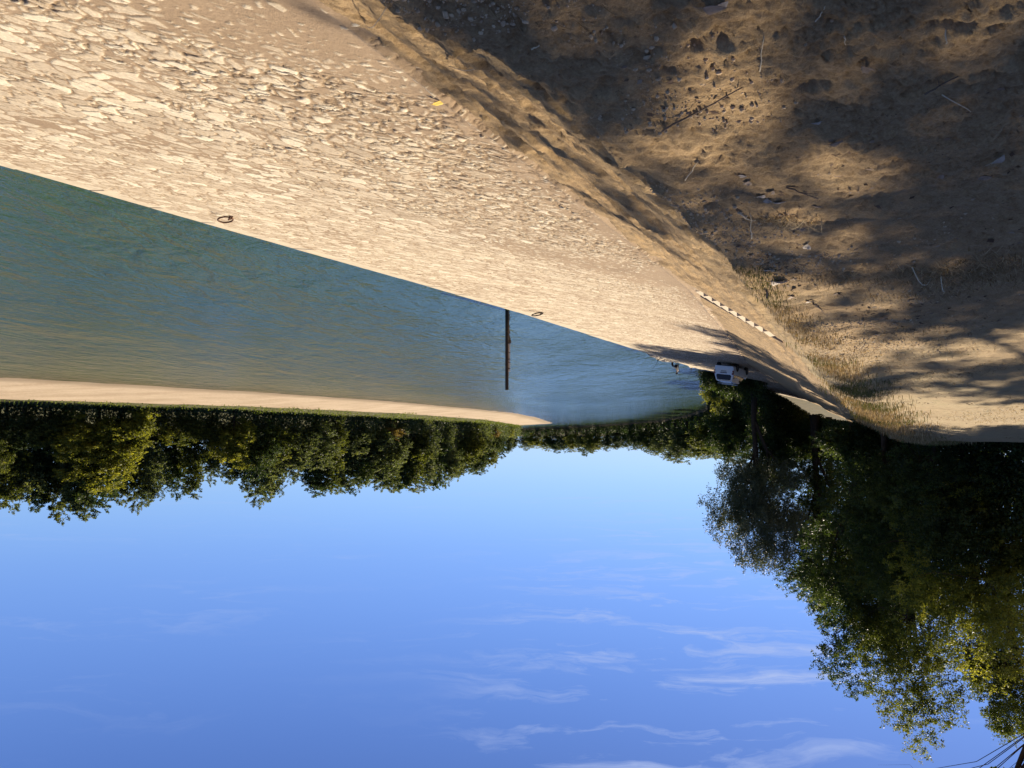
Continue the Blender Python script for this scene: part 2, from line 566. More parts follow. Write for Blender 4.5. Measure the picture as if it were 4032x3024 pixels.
# ---- stone paved ramp, every stone raised from its mortar
ys = np.concatenate([np.linspace(-6, 3.4, 12), np.geomspace(4.8, 98, 1500)])
tt = np.linspace(0, 1, 1050)
xa = L(toe, ys, 1) - 0.35; xb = L(edge, ys, 1) - 1.0
# denser columns where the paving is near the camera
X = xa[:, None] + (xb - xa)[:, None] * tt[None, :]
Y = np.repeat(ys[:, None], X.shape[1], 1)
Z = ramp_z(X, Y)
wx = X + fbm(X * 3.1, Y * 3.1, 3, 61) * 0.15; wy = Y + fbm(X * 3.1 + 50, Y * 3.1, 3, 62) * 0.15
ca = wx * AX.x + wy * AX.y; cp = wx * PX.x + wy * PX.y
f1, ed, sid = voronoi(cp * 6.4, ca * 8.4, 71, 0.98)
mm = X - L(toe, ys, 1)[:, None]
for fx_, fy_, sd_, pr in ((4.0, 5.2, 75, 0.85 * sstep(0.4, 3.5, mm)), (2.5, 3.2, 79, 0.85 * sstep(2.5, 8.0, mm))):
    g1, eg, gid = voronoi(cp * fx_, ca * fy_, sd_, 0.95)
    big = gid < pr
    k_ = 6.4 / fx_
    ed = np.where(big, eg * k_, np.where(eg < 0.10, np.minimum(ed, eg * k_), ed))
    sid = np.where(big, _hash(np.floor(gid * 99991), np.floor(gid * 7771), sd_), sid)
rough = fbm(X * 13, Y * 13, 3, 63)
bury = fbm(X * 0.36, Y * 0.36, 3, 64)
thr = 0.16 + 0.40 * np.maximum(0, _hash(np.floor(sid * 9973), np.floor(sid * 31337), 3) - 0.5) + np.clip(bury - 0.08, 0, 0.6) * 0.8
edgew = sstep(0.1, 0.9, X - L(toe, ys, 1)[:, None] + 0.3 * fbm(Y * 1.5, X * 0, 2, 65))
thr = thr + (1 - edgew) * 0.35
stone = sstep(thr, thr + 0.08, ed + rough * 0.22)
crack = (1 - sstep(0.04, 0.15, ed)) * (_hash(np.floor(sid * 771), np.floor(sid * 1337), 5) > 0.5) * sstep(0.10, -0.08, bury)
tilt = (_hash(np.floor(sid * 551), np.floor(sid * 91), 6) - 0.5)
Z = Z + stone * (0.005 + 0.007 * sid + rough * 0.006) - crack * 0.022 + fbm(X * 0.5, Y * 0.5, 3, 66) * 0.04 * edgew + 0.055 * np.exp(-((mm - 0.10 - 0.05 * vnoise(Y * 1.2, Y * 0, 68)) / 0.06) ** 2) * np.clip(0.7 + 0.9 * vnoise(Y * 0.9, Y * 0, 69), 0, 1)
np_obj("stone_ramp", np.stack([X, Y, Z], -1).reshape(-1, 3), grid_quads(*X.shape), [M_RAMP],
       attrs={"stone": stone.ravel(), "sid": sid.ravel(), "pit": (crack * 0.8).ravel()})["kind"] = "structure"

# ---- kerb of long dressed stones at the water
kb = MB()
yk = -6.0
rk = random.Random(5)
while yk < 95:
    ln = rk.uniform(1.7, 2.1)
    y0, y1 = yk + 0.02, yk + ln - 0.02
    P = []
    for y in (y0, y1):
        xe, ze = float(L(edge, y, 1)), float(L(edge, y, 2))
        P.append((xe, y, ze))
    dx = Vector((P[1][0] - P[0][0], P[1][1] - P[0][1], 0)).normalized(); ac = Vector((dx.y, -dx.x, 0))
    if ac.x < 0: ac = -ac
    dz = rk.uniform(-0.012, 0.012); out = rk.uniform(-0.012, 0.012)
    a, b = Vector(P[0]) + ac * out, Vector(P[1]) + ac * out
    prof = [a + Vector((0, 0, dz)), a - ac * 0.95 + Vector((0, 0, dz + 0.16)), a - ac * 0.95 + Vector((0, 0, -1.6)), a + Vector((0, 0, -1.6))]
    kb.prism(prof, b - a)
    yk += ln
kerb = kb.build("kerb", M_KERB); kerb["kind"] = "structure"
bv = kerb.modifiers.new("bevel", 'BEVEL'); bv.width = 0.018; bv.segments = 2

# ---- far banks
LB = [(-30.5, 118), (-33, 128), (-39, 150), (-46, 180), (-50, 202), (-56, 250), (-58, 307), (-52, 370), (-41, 425), (-5, 526), (60, 580), (180, 610), (420, 600), (900, 500)]
LB = [(-23.5, 92), (-26.5, 104)] + LB


def strip(name, line_pts, prof, mat, side, wob=0.6, seed=1):
    """sweep a bank profile [(offset inland, z)] along a shore line; side=+1 land to the left of travel"""
    P = np.array(line_pts, float)
    seg = np.hypot(*np.diff(P, axis=0).T); s = np.concatenate([[0], np.cumsum(seg)])
    n = int(s[-1] / 1.6); q = np.linspace(0, s[-1], n)
    xs = np.interp(q, s, P[:, 0]); yy = np.interp(q, s, P[:, 1])
    k = np.exp(-np.linspace(-2, 2, 13) ** 2); k /= k.sum()
    def sm(a): return np.convolve(np.pad(a, 6, mode='edge'), k, 'valid')
    xs, yy = sm(xs), sm(yy)
    tx, ty = np.gradient(xs), np.gradient(yy); ln = np.hypot(tx, ty); nx, ny = -ty / ln * side, tx / ln * side
    V = []
    for j, (o, z) in enumerate(prof):
        w = fbm(q * 0.12, np.full(n, j * 0.37), 4, seed) * wob * (1 if j else 0.4)
        V.append(np.stack([xs + nx * (o + w), yy + ny * (o + w), np.full(n, z) + fbm(q * 0.25, np.full(n, j * 1.7), 3, seed + 3) * 0.18 * min(1, max(0, o))], -1))
    V = np.stack(V, 1)
    o = np_obj(name, V.reshape(-1, 3), grid_quads(n, len(prof)), [mat])
    o["kind"] = "structure"
    return o


strip("far_bank", LB, [(-1.0, -1.0), (0, 0.0), (0.8, 0.35), (2.5, 1.3), (5, 2.0), (12, 2.4), (40, 2.6), (400, 3.0)], M_BANK, +1, 0.8, 4)

# gravel bank on the far side, read from the photograph
g_w = [at_h(px, py, 8.0) for px, py in ((0, 1485), (1000, 1543), (1500, 1577), (1900, 1613), (2036, 1627), (2126, 1647), (2170, 1663))]
tip = at_h(2178, 1666, 8.0)
g_back = [at_h(2110, 1675, 8.0), at_h(2045, 1682, 8.0)]
shore = [Vector((140, 52, 0)), Vector((100, 78, 0))] + g_w + [tip] + g_back + [Vector((60, 520, 0)), Vector((200, 540, 0))]
g_top = [at_h(px, py, h) for px, py, h in ((0, 1571, 6.6), (1000, 1601, 6.6), (1547, 1626, 6.7), (1900, 1651, 6.8), (2045, 1674, 7.2))]
g_base = [at_h(px, py, h) for px, py, h in ((0, 1587, 6.3), (1000, 1619, 6.3), (1500, 1644, 6.4), (1900, 1664, 6.5), (2040, 1678, 7.0))]


def resample(P, n):
    P = np.array([[p.x, p.y, p.z] for p in P]); s = np.concatenate([[0], np.cumsum(np.linalg.norm(np.diff(P, axis=0), axis=1))])
    q = np.linspace(0, s[-1], n)
    return np.stack([np.interp(q, s, P[:, k]) for k in range(3)], -1)


def loft(name, lines, mat, n=260, sub=10, noise=0.08):
    rows = [resample(l, n) for l in lines]
    out = []
    for a, b in zip(rows, rows[1:]):
        for t in np.linspace(0, 1, sub, endpoint=False): out.append(a + (b - a) * t)
    out.append(rows[-1])
    V = np.stack(out, 1)
    V[:, 1:, 2] += fbm(V[:, 1:, 0] * 0.3, V[:, 1:, 1] * 0.3, 4, 91) * noise
    o = np_obj(name, V.reshape(-1, 3), grid_quads(n, V.shape[1]), [mat])
    o["kind"] = "structure"
    return o


front_w = [Vector((140, 52, -0.02)), Vector((100, 78, -0.02))] + [Vector((p.x, p.y, -0.02)) for p in g_w + [tip]]
top_l = [Vector((150, 70, 1.4)), Vector((112, 97, 1.4))] + g_top + [Vector((tip.x + 1.5, tip.y + 1.0, 0.25))]
base_l = [Vector((156, 82, 1.7)), Vector((118, 108, 1.7))] + g_base + [Vector((tip.x + 6, tip.y + 12, 0.3))]
under = [Vector((p.x - 0.5, p.y - 6, -1.5)) for p in front_w]
loft("gravel_bank", [under, front_w, top_l], M_GRAVEL, 300, 10, 0.10)
back_l = [Vector((p.x + 4 + 0.02 * p.y, p.y + 30, 1.8)) for p in base_l[:-1]] + [Vector((10, 420, 1.2))]
far_l = [Vector((900, 100, 2.5)), Vector((800, 250, 2.5)), Vector((600, 480, 2.5)), Vector((200, 520, 2.0)), Vector((60, 500, 1.6)), Vector((12, 470, 1.0))]
lifted = [Vector((p.x, p.y, p.z - 0.004)) for p in top_l]
loft("grass_verge", [lifted, base_l, back_l, far_l], M_VERGE, 260, 8, 0.12)

# river sheet with an olive tint for shallows and painted tree reflection
gx = np.concatenate([np.linspace(-90, 160, 126), np.geomspace(170, 1500, 14)]); gx = np.concatenate([-np.geomspace(1500, 100, 14), gx])
gy = np.concatenate([np.linspace(-40, 480, 261), np.geomspace(490, 2500, 16)])
GX, GY = np.meshgrid(gx, gy)
fw = resample(front_w, 240)
dmin = np.full(GX.shape, 1e9)
for p in fw: dmin = np.minimum(dmin, np.hypot(GX - p[0], GY - p[1]))
shal_refl = np.clip(1 - dmin / 15.0, 0, 1) ** 1.2
o = np_obj("river", np.stack([GX, GY, np.zeros_like(GX)], -1).reshape(-1, 3), grid_quads(*GX.shape), [M_WATER], attrs={"shallow_reflect": shal_refl.ravel()})
o["kind"] = "structure"
o = np_obj("river_bed", np.array([[-4500, -3000, -2.2], [4500, -3000, -2.2], [4500, 5000, -2.2], [-4500, 5000, -2.2]]), np.array([[0, 1, 2, 3]]), [M_BED], smooth=False)
o["kind"] = "structure"

# ------------------------------------------------------------------ foliage


def leaf_quads(C, size, rng, flat=0.0, droop=0.0, ratio=0.55):
    """one small rhombic leaf (or leaf spray) at every centre C"""
    n = len(C)
    d = rng.normal(size=(n, 3)); d[:, 2] *= (1 - flat * 0.7); d[:, 2] -= droop
    d /= np.linalg.norm(d, axis=1, keepdims=True)
    u = rng.normal(size=(n, 3)); u[:, 2] += flat * 1.5
    w = np.cross(d, u); w /= np.linalg.norm(w, axis=1, keepdims=True) + 1e-9
    s = size * rng.uniform(0.6, 1.35, (n, 1))
    nrm = np.cross(d, w)
    a = C - d * s * 0.5; b = C + d * s * 0.5
    l = C + w * s * ratio * 0.5 + nrm * s * 0.08; r = C - w * s * ratio * 0.5 + nrm * s * 0.08
    V = np.stack([a, l, b, r], 1).reshape(-1, 3)
    Q = np.arange(n * 4).reshape(n, 4)
    return V, Q


def crown_points(lobes, n, rng, hollow=0.55, sprig=0.25, per=46):
    """points in a set of lobes (cx,cy,cz,rx,rz), gathered in leafy sprays that grow outwards"""
    vol = np.array([l[3] ** 2 * l[4] for l in lobes]) ** 0.8
    cnt = rng.multinomial(n, vol / vol.sum())
    pts = []; var = []
    for l, k in zip(lobes, cnt):
        if k < 4: continue
        ns = max(3, k // per)
        d = rng.normal(size=(ns, 3)); d /= np.linalg.norm(d, axis=1, keepdims=True)
        rr = hollow + (1.0 - hollow) * rng.random(ns) ** 0.6
        c = d * rr[:, None] * np.array([l[3], l[3], l[4]]) + np.array(l[:3])
        ax = d * np.array([1, 1, 0.5]) + rng.normal(size=(ns, 3)) * 0.55 + np.array([0, 0, 0.12])
        ax /= np.linalg.norm(ax, axis=1, keepdims=True)
        ln = sprig * rng.uniform(2.2, 5.0, ns)
        sel = rng.integers(0, ns, k)
        t = rng.random(k)
        thick = sprig * (0.75 * (1 - t) ** 0.7 + 0.12)
        off = rng.normal(size=(k, 3)) * thick[:, None] * np.array([1, 1, 0.55])
        p = c[sel] + ax[sel] * ((t - 0.35) * ln[sel])[:, None] + off
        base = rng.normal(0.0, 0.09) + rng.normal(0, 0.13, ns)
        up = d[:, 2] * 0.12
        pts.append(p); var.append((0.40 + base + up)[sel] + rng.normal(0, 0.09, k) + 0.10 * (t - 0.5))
    return np.concatenate(pts), np.clip(np.concatenate(var), 0, 1)


def make_lobes(h0, h1, r, n, rng, shape='round', lean=(0, 0)):
    """crown lobes between heights h0 and h1 with greatest radius r"""
    lobes = []
    hm = (h0 + h1) / 2; rz = (h1 - h0) / 2
    for k in range(n):
        for _ in range(40):
            d = rng.normal(size=3); d /= np.linalg.norm(d)
            q = rng.random() ** 0.45 * 0.86
            x, y, z = d * q
            if shape == 'cone': f = 0.35 + 0.65 * (1 - (z + 1) / 2)
            elif shape == 'vase': f = 0.55 + 0.45 * (z + 1) / 2
            else: f = 1.0
            if rng.random() < 0.9: break
        lr = r * rng.uniform(0.24, 0.42)
        fx = (r - lr * 0.7) * f
        t = (z + 1) / 2
        lobes.append((x * fx + lean[0] * t, y * fx + lean[1] * t, hm + z * (rz - lr * 0.5), lr, lr * rng.uniform(0.6, 0.95)))
    return lobes


def trunk_mesh(h0, h1, tr, lobes, rng, lean=(0, 0), limbs=9, th=0.62):
    mb = MB()
    pts = []; rad = []
    hh = h0 + (h1 - h0) * th
    for t in np.linspace(0, 1, 9):
        pts.append((lean[0] * t * 0.6 + math.sin(t * 4 + rng.random()) * tr * 0.5, lean[1] * t * 0.6 + math.cos(t * 3) * tr * 0.4, hh * t))
        rad.append(tr * (1.35 if t == 0 else 1.0) * (1 - 0.72 * t))
    mb.tube(pts, rad, 9)
    for l in sorted(lobes, key=lambda q: -max(q[3], math.hypot(q[0], q[1]) * 0.25))[:limbs]:
        t0 = min(0.92, max(0.25, (l[2] - (h1 - h0) * 0.25) / hh - 0.12))
        k = t0 * 8; i = int(k)
        p0 = Vector(pts[i]).lerp(Vector(pts[min(8, i + 1)]), k - i)
        p2 = Vector(l[:3]); pm = p0.lerp(p2, 0.5) + Vector((rng.normal() * 0.3, rng.normal() * 0.3, 0.12 * (p2 - p0).length))
        r0 = rad[i] * 0.55 * (0.15 if math.hypot(p2.x - p0.x, p2.y - p0.y) > 5.0 else 1.0)
        mb.tube([p0, p0.lerp(pm, 0.55), pm, pm.lerp(p2, 0.5), p2], [r0, r0 * 0.8, r0 * 0.6, r0 * 0.4, r0 * 0.18], 6)
        for _ in range(3):
            q = p2 + Vector((rng.normal(), rng.normal(), rng.normal() * 0.7)) * l[3] * 0.75
            mb.tube([pm.lerp(p2, 0.6), pm.lerp(q, 0.7), q], [r0 * 0.3, r0 * 0.2, r0 * 0.07], 5)
    return mb


def tree(name, loc, h, r, h0, leaf, n, size, seed, label, group=None, shape='round', lobes=26, lean=(0, 0), tr=None,
         bark=None, droop=0.0, sprig=0.24, cat="tree", hollow=0.5, extra=(), ls=1.0):
    rng = np.random.default_rng(seed)
    lb = [(a, b, c, d * ls, e * ls) for a, b, c, d, e in make_lobes(h0, h, r, lobes, rng, shape, lean)] + list(extra)
    root = empty(name, loc)
    tag(root, label, cat, group)
    P, var = crown_points(lb, n, rng, hollow, sprig)
    if droop:
        P[:, 2] -= np.abs(rng.normal(size=len(P))) * droop * 1.3
    P[:, 2] *= h / np.percentile(P[:, 2], 99.6)
    P[:, 2] = np.maximum(P[:, 2], 0.1)
    V, Q = leaf_quads(P, size, rng, 0.25, droop * 0.9)
    np_obj("crown", V, Q, [M_LEAF[leaf]], root, smooth=False, attrs={"var": np.repeat(var, 4)})
    trunk_mesh(h0, h, tr or h * 0.018, lb, rng, lean, 9, 0.86 if ls < 1 else 0.62).build("trunk", bark or M_BARK, root, smooth=True)
    return root


ORD = ["first", "second", "third", "fourth", "fifth", "sixth", "seventh", "eighth", "ninth", "tenth", "eleventh", "twelfth", "thirteenth",
       "fourteenth", "fifteenth", "sixteenth", "seventeenth", "eighteenth", "nineteenth", "twentieth", "twenty-first", "twenty-second",
       "twenty-third", "twenty-fourth", "twenty-fifth", "twenty-sixth", "twenty-seventh", "twenty-eighth", "twenty-ninth", "thirtieth"] + ["thirty-" + q for q in ("first", "second", "third", "fourth", "fifth", "sixth", "seventh", "eighth", "ninth")] + ["fortieth"] + ["forty-" + q for q in ("first", "second", "third", "fourth", "fifth")]


def tree_at(px, ytop, d, gz, **kw):
    """place a tree so that its top is seen at pic pixel (px, ytop) of the 2212 px picture, at distance d"""
    p = at_y(px * S, ytop * S, d)
    return (p.x, d, gz), p.z - gz


# ---- dark woods at the right of the (upside-down) photograph
W = "trees of the dark wood beside the levee"


def wood(px, ytop, d, gz, r, hb, leaf, n, size, seed, label, **kw):
    loc, h = tree_at(px, ytop, d, gz)
    return tree("tree", loc, h, r, hb * h, leaf, n, size, seed, label, W, **kw)


wood(1640, 1232, 84, 2.0, 6.3, 0.22, 'willow', 79800, 0.182, 101, "silver-grey willow at the edge of the dark wood, behind the white car", droop=0.35, lobes=34, sprig=0.26)
wood(1775, 1345, 85, 5.2, 6.4, 0.25, 'dark', 79800, 0.168, 102, "dark green tree with ragged crown directly beside the silver-grey willow", lobes=30)
wood(1870, 1508, 65, 6.5, 5.7, 0.08, 'dark', 87400, 0.161, 103, "tall dark tree with stepped outline against the sky, between wood edge and tallest trees", lobes=34)
wood(1975, 1592, 59, 7.4, 5.5, 0.10, 'olive', 95000, 0.147, 104, "tallest olive-green tree with feathery pointed top reaching into the thin clouds", lobes=36)
wood(2178, 1600, 56, 7.4, 4.3, 0.40, 'olive', 49400, 0.147, 105, "tall thin olive tree with bare dark limbs at the photo's right border", lobes=22, lean=(-1.0, 0))
wood(2110, 1455, 50, 7.5, 6.2, 0.05, 'yellow', 95000, 0.140, 106, "broad tree with yellowing autumn crown in front of the tallest trees", lobes=36)
wood(1925, 1290, 57, 6.8, 5.8, 0.04, 'dark', 76000, 0.154, 107, "lower dark olive tree in shade at the front of the wood", lobes=30)
wood(1800, 1180, 86, 5.4, 6.6, 0.08, 'dark', 68400, 0.168, 108, "short dark shaded tree in front of the ragged dark green one", lobes=28)
wood(2030, 1230, 50, 7.5, 4.8, 0.03, 'dark', 64600, 0.140, 109, "small dark tree with leaves down to the grass at the wood's foot", lobes=26)
wood(2215, 1270, 49, 7.6, 4.6, 0.10, 'olive', 49400, 0.140, 110, "olive tree with straight dark trunk at the photo's right border, above the dry track", lobes=22, tr=0.24)
wood(1690, 1060, 88, 2.9, 5.6, 0.03, 'dark', 60800, 0.175, 111, "rounded dark tree low behind the white car's roof", lobes=26)
wood(1590, 1000, 98, 1.8, 4.6, 0.03, 'dark', 45600, 0.196, 112, "dark bushy tree standing at the water beyond the white car", lobes=24)
wood(1760, 990, 88, 5.0, 4.2, 0.02, 'dark', 45600, 0.168, 113, "low dark thicket tree where the paved slope ends", lobes=22)
wood(1860, 1010, 62, 6.2, 3.6, 0.02, 'dark', 45600, 0.154, 114, "low black-green thicket tree behind the tall weed", lobes=22)
wood(1560, 980, 118, 2.0, 4.0, 0.05, 'yellow', 30400, 0.210, 115, "yellow-green tree at the river's edge where the wood meets the far bank", lobes=20)

# trees just outside the frame whose dappled shade falls on the path
SHG = "tall trees shading the dirt path"
tree("tree", (-15.6, 20.1, 6.3), 17.8, 5.2, 9.6, 'olive', 13500, 0.18, 121, "tall tree over the path, casting dappled shade on the dirt", SHG, lobes=38, lean=(2.4, 0), sprig=0.2, hollow=0.2, ls=0.66,
     extra=[(6.3, 0.0, 13.7, 0.95, 0.5), (5.8, 1.0, 13.7, 0.9, 0.5), (5.4, 2.0, 13.7, 0.95, 0.5), (4.9, 3.0, 13.7, 0.9, 0.5), (6.9, 0.5, 13.6, 0.8, 0.4), (6.4, 1.6, 13.8, 0.9, 0.4), (5.9, 2.7, 13.7, 0.8, 0.4), (7.8, 4.1, 13.7, 0.55, 0.4), (8.3, 3.4, 13.4, 0.45, 0.35)])
tree("tree", (-20.8, 26.0, 6.5), 19.0, 5.2, 11.6, 'olive', 13500, 0.19, 122, "tall tree behind the first shade tree, darkening the grassy track", SHG, lobes=38, lean=(4.8, 0), sprig=0.2, hollow=0.2, ls=0.66,
     extra=[(9.7, -1.9, 13.5, 0.9, 0.5), (9.2, -0.9, 13.5, 0.85, 0.5), (8.7, 0.1, 13.5, 0.9, 0.5), (8.0, 1.6, 13.6, 1.0, 0.5), (7.3, 3.1, 13.8, 1.0, 0.5), (10.2, -1.3, 13.4, 0.8, 0.4), (9.7, -0.2, 13.6, 0.85, 0.4), (9.1, 1.0, 13.6, 0.9, 0.4)])
tree("tree", (-23.2, 32.6, 6.9), 21.0, 5.4, 14.4, 'olive', 14000, 0.20, 123, "third tall shade tree, striping the far part of the track", SHG, lobes=36, lean=(4.0, 0), sprig=0.22, hollow=0.2, ls=0.66)
tree("tree", (-19.2, 23.2, 6.4), 18.0, 4.9, 11.2, 'olive', 9500, 0.18, 124, "slim tree between the two tallest shade trees, its crown hanging over the path", SHG, lobes=38, lean=(8.4, 0), sprig=0.18, hollow=0.2, ls=0.62)

tree("tree", (-36.0, 45.5, 7.8), 23.5, 5.6, 17.2, 'olive', 22000, 0.2, 125, "tallest shade tree beyond the photo's right border, striping the middle of the track", SHG, lobes=40, lean=(11.6, 0), sprig=0.22, hollow=0.2, ls=0.66)

# ---- shared crowns for the distant trees


def proto_tree(h, r, h0, n, size, seed, shape, lobes):
    rng = np.random.default_rng(seed)
    lb = make_lobes(h0, h, r, lobes, rng, shape)
    P, var = crown_points(lb, n, rng, 0.45, 0.34, 40)
    P[:, 2] *= h / np.percentile(P[:, 2], 99.7)
    P[:, 2] = np.maximum(P[:, 2], 0.05)
    V, Q = leaf_quads(P, size, rng, 0.2)
    cm = np_mesh("crown", V, Q, [M_LEAF['dark']], False, {"var": np.repeat(var, 4)})
    t = trunk_mesh(h0, h, h * 0.017, lb, rng, limbs=6).build("trunk", M_BARK, None, smooth=True)
    tm = t.data; bpy.data.objects.remove(t)
    return cm, tm, h, r


PROTO = {
    'round': [proto_tree(16, 6.6, 0.2, 26000, 0.38, 201, 'round', 34), proto_tree(16, 6.2, 0.0, 26000, 0.36, 202, 'round', 38)],
    'tall': [proto_tree(20, 6.0, 0.5, 28000, 0.38, 203, 'round', 40), proto_tree(20, 6.2, 2.0, 26000, 0.38, 204, 'vase', 34)],
    'cone': [proto_tree(18, 5.4, 0.2, 24000, 0.38, 205, 'cone', 40)],
    'bush': [proto_tree(5, 3.2, 0.1, 8000, 0.30, 206, 'round', 16), proto_tree(6, 3.0, 0.1, 8000, 0.30, 207, 'round', 18)],
}


def far_tree(name, kind, i, loc, h, wide, leaf, rz, label, group, cat="tree"):
    cm, tm, ph, pr = PROTO[kind][i % len(PROTO[kind])]
    root = empty(name, loc, rz)
    tag(root, label, cat, group)
    k = h / ph
    root.scale = (k * wide, k * wide, k)
    c = link(bpy.data.objects.new("crown", cm), root)
    c.material_slots[0].link = 'OBJECT'; c.material_slots[0].material = M_LEAF[leaf]
    link(bpy.data.objects.new("trunk", tm), root)
    return root


LOOK = {'dark': "dark green", 'olive': "olive green", 'yellow': "yellow-green", 'willow': "silvery", 'grey': "grey-green", 'rust': "rusty brown"}
base_np = np.array([[p.x, p.y, p.z] for p in base_l[:-1]])


def base_y(px):
    """distance of the tree line on the gravel bank seen in column px (2212 px picture)"""
    u = (2016 - px * S) / FPX
    yv = np.linspace(80, 400, 3000)
    bx = np.interp(yv, base_np[:, 1], base_np[:, 0])
    k = np.argmin(np.abs(bx / yv - u))
    return yv[k]


out_x = [-60, 0, 60, 150, 280, 380, 440, 480, 505, 555, 600, 625, 700, 780, 850, 900, 960, 1000, 1050, 1085, 1105, 1112]
out_y = [1120, 1115, 1102, 1122, 1100, 1088, 1082, 1035, 1064, 1110, 1085, 1058, 1066, 1062, 1068, 1060, 1048, 1034, 1014, 992, 965, 930]
rr = random.Random(3)
back = []
kinds = ['tall', 'round', 'tall', 'cone', 'round', 'tall']
px = -75
while px < 1109:
    back.append(px); px += rr.uniform(34, 50) if px < 640 else (rr.uniform(22, 30) if px < 980 else rr.uniform(13, 19))
for i, px in enumerate(back):
    d = base_y(min(max(px, -70), 1105)) * 1.0 + rr.uniform(6, 13)
    top = np.interp(px, out_x, out_y) + (rr.uniform(-34, 10) if px < 640 else rr.uniform(-12, 8))
    p = at_y(px * S, top * S, d)
    leaf = ['dark', 'grey', 'olive', 'grey', 'dark', 'olive', 'grey'][i % 7]
    if 480 < px < 590: leaf = 'grey'
    kind = 'tall' if px < 640 or px > 980 else ('cone' if i % 3 == 1 else 'tall')
    h = p.z - 1.8
    far_tree("tree", kind, i, (p.x, d, 1.7), h, rr.uniform(0.7, 1.05) if px < 640 else rr.uniform(1.0, 1.3), leaf, rr.uniform(0, 6.28),
             f"{LOOK[leaf]} tall tree, {ORD[i]} from left in the back row beyond the gravel bank", "tall trees beyond the gravel bank")
front = []
px = -60
while px < 1100:
    front.append(px); px += rr.uniform(38, 56)
for i, px in enumerate(front):
    d = base_y(px) + rr.uniform(0.5, 4)
    topn = np.interp(px, out_x, out_y)
    bot = (np.interp(px, [0, 560, 1100], [870, 892, 920]))
    frac = rr.uniform(0.35, 0.85) if px < 700 else rr.uniform(0.45, 0.88)
    top = bot + (topn - bot) * frac
    p = at_y(px * S, top * S, d)
    if px < 560: leaf = rr.choice(['yellow', 'yellow', 'olive', 'olive', 'dark'])
    else: leaf = rr.choice(['grey', 'dark', 'olive', 'grey'])
    far_tree("tree", 'round', i, (p.x, d, 1.6), p.z - 1.6, rr.uniform(0.9, 1.6), leaf, rr.uniform(0, 6.28),
             f"{LOOK[leaf]} lower tree, {ORD[i]} from left in the front row above the gravel bank", "lower trees above the gravel bank")
for i, (px, w, leaf, hh) in enumerate([(845, 1.0, 'rust', 6.5), (1065, 1.5, 'rust', 5.5), (300, 1.1, 'yellow', 6.0), (1100, 1.2, 'yellow', 5.0)]):
    d = base_y(px) - 1.0
    p = at_y(px * S, 900 * S, d)
    lab = ["rusty brown round bush at the foot of the grey-green trees", "wide rusty bush near the tip of the gravel bank",
           "yellow-green bush low over the gravel at the photo's left", "yellow-green bush at the very end of the tree row by the tip"][i]
    far_tree("bush", 'bush', i, (p.x, d, 1.5), hh, w, leaf, i * 1.3, lab, None, "bush")

# ---- far bank across the bend
fo_x = [1115, 1180, 1240, 1290, 1330, 1400, 1440, 1480, 1545, 1590]
fo_y = [976, 974, 980, 982, 970, 976, 994, 1000, 996, 1000]
LBn = np.array(LB)
cnt = 0
px = 1110
while px < 1560:
    u = (2016 - px * S) / FPX
    rat = LBn[:11, 0] / LBn[:11, 1]
    # first crossing of the shore along this sight line, from near to far
    yv = np.linspace(110, 560, 4000); bx = np.interp(yv, LBn[:, 1], LBn[:, 0])
    cand = np.nonzero(np.abs(bx / yv - u) < 0.0015)[0]
    d = yv[cand[0]] if len(cand) else (560 if u > -0.02 else 120)
    d += rr.uniform(3, 8)
    top = np.interp(px, fo_x, fo_y) + rr.uniform(-7, 4)
    p = at_y(px * S, top * S, d)
    leaf = rr.choice(['dark', 'dark', 'olive', 'grey', 'yellow'])
    h = max(6.0, p.z - 2.2)
    far_tree("tree", rr.choice(['round', 'round', 'tall']), cnt, (p.x, d, 2.0), h, rr.uniform(1.3, 1.9), leaf, rr.uniform(0, 6.28),
             f"{LOOK[leaf]} tree, {ORD[cnt]} from left on the distant bank across the bend", "trees on the distant bank across the bend")
    cnt += 1
    px += rr.uniform(17, 26)
# filler thicket under them so that no gap opens onto the ground
rngb = np.random.default_rng(77)
NU = 30000
q = np.sort(rngb.random(NU)) * 1.0
seg = np.hypot(*np.diff(LBn[2:13], axis=0).T); s = np.concatenate([[0], np.cumsum(seg)])
qx = np.interp(q * s[-1], s, LBn[2:13, 0]); qy = np.interp(q * s[-1], s, LBn[2:13, 1])
off = 0.6 + rngb.random(NU) * 5
P = np.stack([qx - off * 0.8, qy + off * 0.6, 0.4 + off * 0.3 + rngb.random(NU) ** 1.3 * (3.0 + 2.5 * (vnoise(q * 160, q * 0, 4) + 0.5))], -1)
V, Q = leaf_quads(P, 0.75, rngb)
tag(np_obj("undergrowth", V, Q, [M_LEAF['dark']], smooth=False, attrs={"var": np.repeat(rngb.random(NU) ** 2 * 0.6, 4)}),
    "dark undergrowth along the shaded foot of the distant bank", "undergrowth", kind="stuff")
# the same below the right-hand wood's trees on the gravel bank
n = 90000
q = rngb.random(n); bl = resample(base_l[:-1], 400); k = (q * 399).astype(int)
P = bl[k] + np.stack([rngb.normal(0, 1, n), 0.2 + rngb.random(n) * 5, rngb.random(n) ** 1.5 * (3.4 + 4 * (vnoise(q * 90, q * 0, 6) + 0.5))], -1)
V, Q = leaf_quads(P, 0.5, rngb)
tag(np_obj("undergrowth", V, Q, [M_LEAF['grey']], smooth=False, attrs={"var": np.repeat(np.clip(rngb.random(n) ** 1.3 * 0.6 + 0.5 * vnoise(q * 130, q * 0, 8), 0, 1), 4)}),
    "dark undergrowth at the foot of the trees beyond the gravel bank", "undergrowth", kind="stuff")
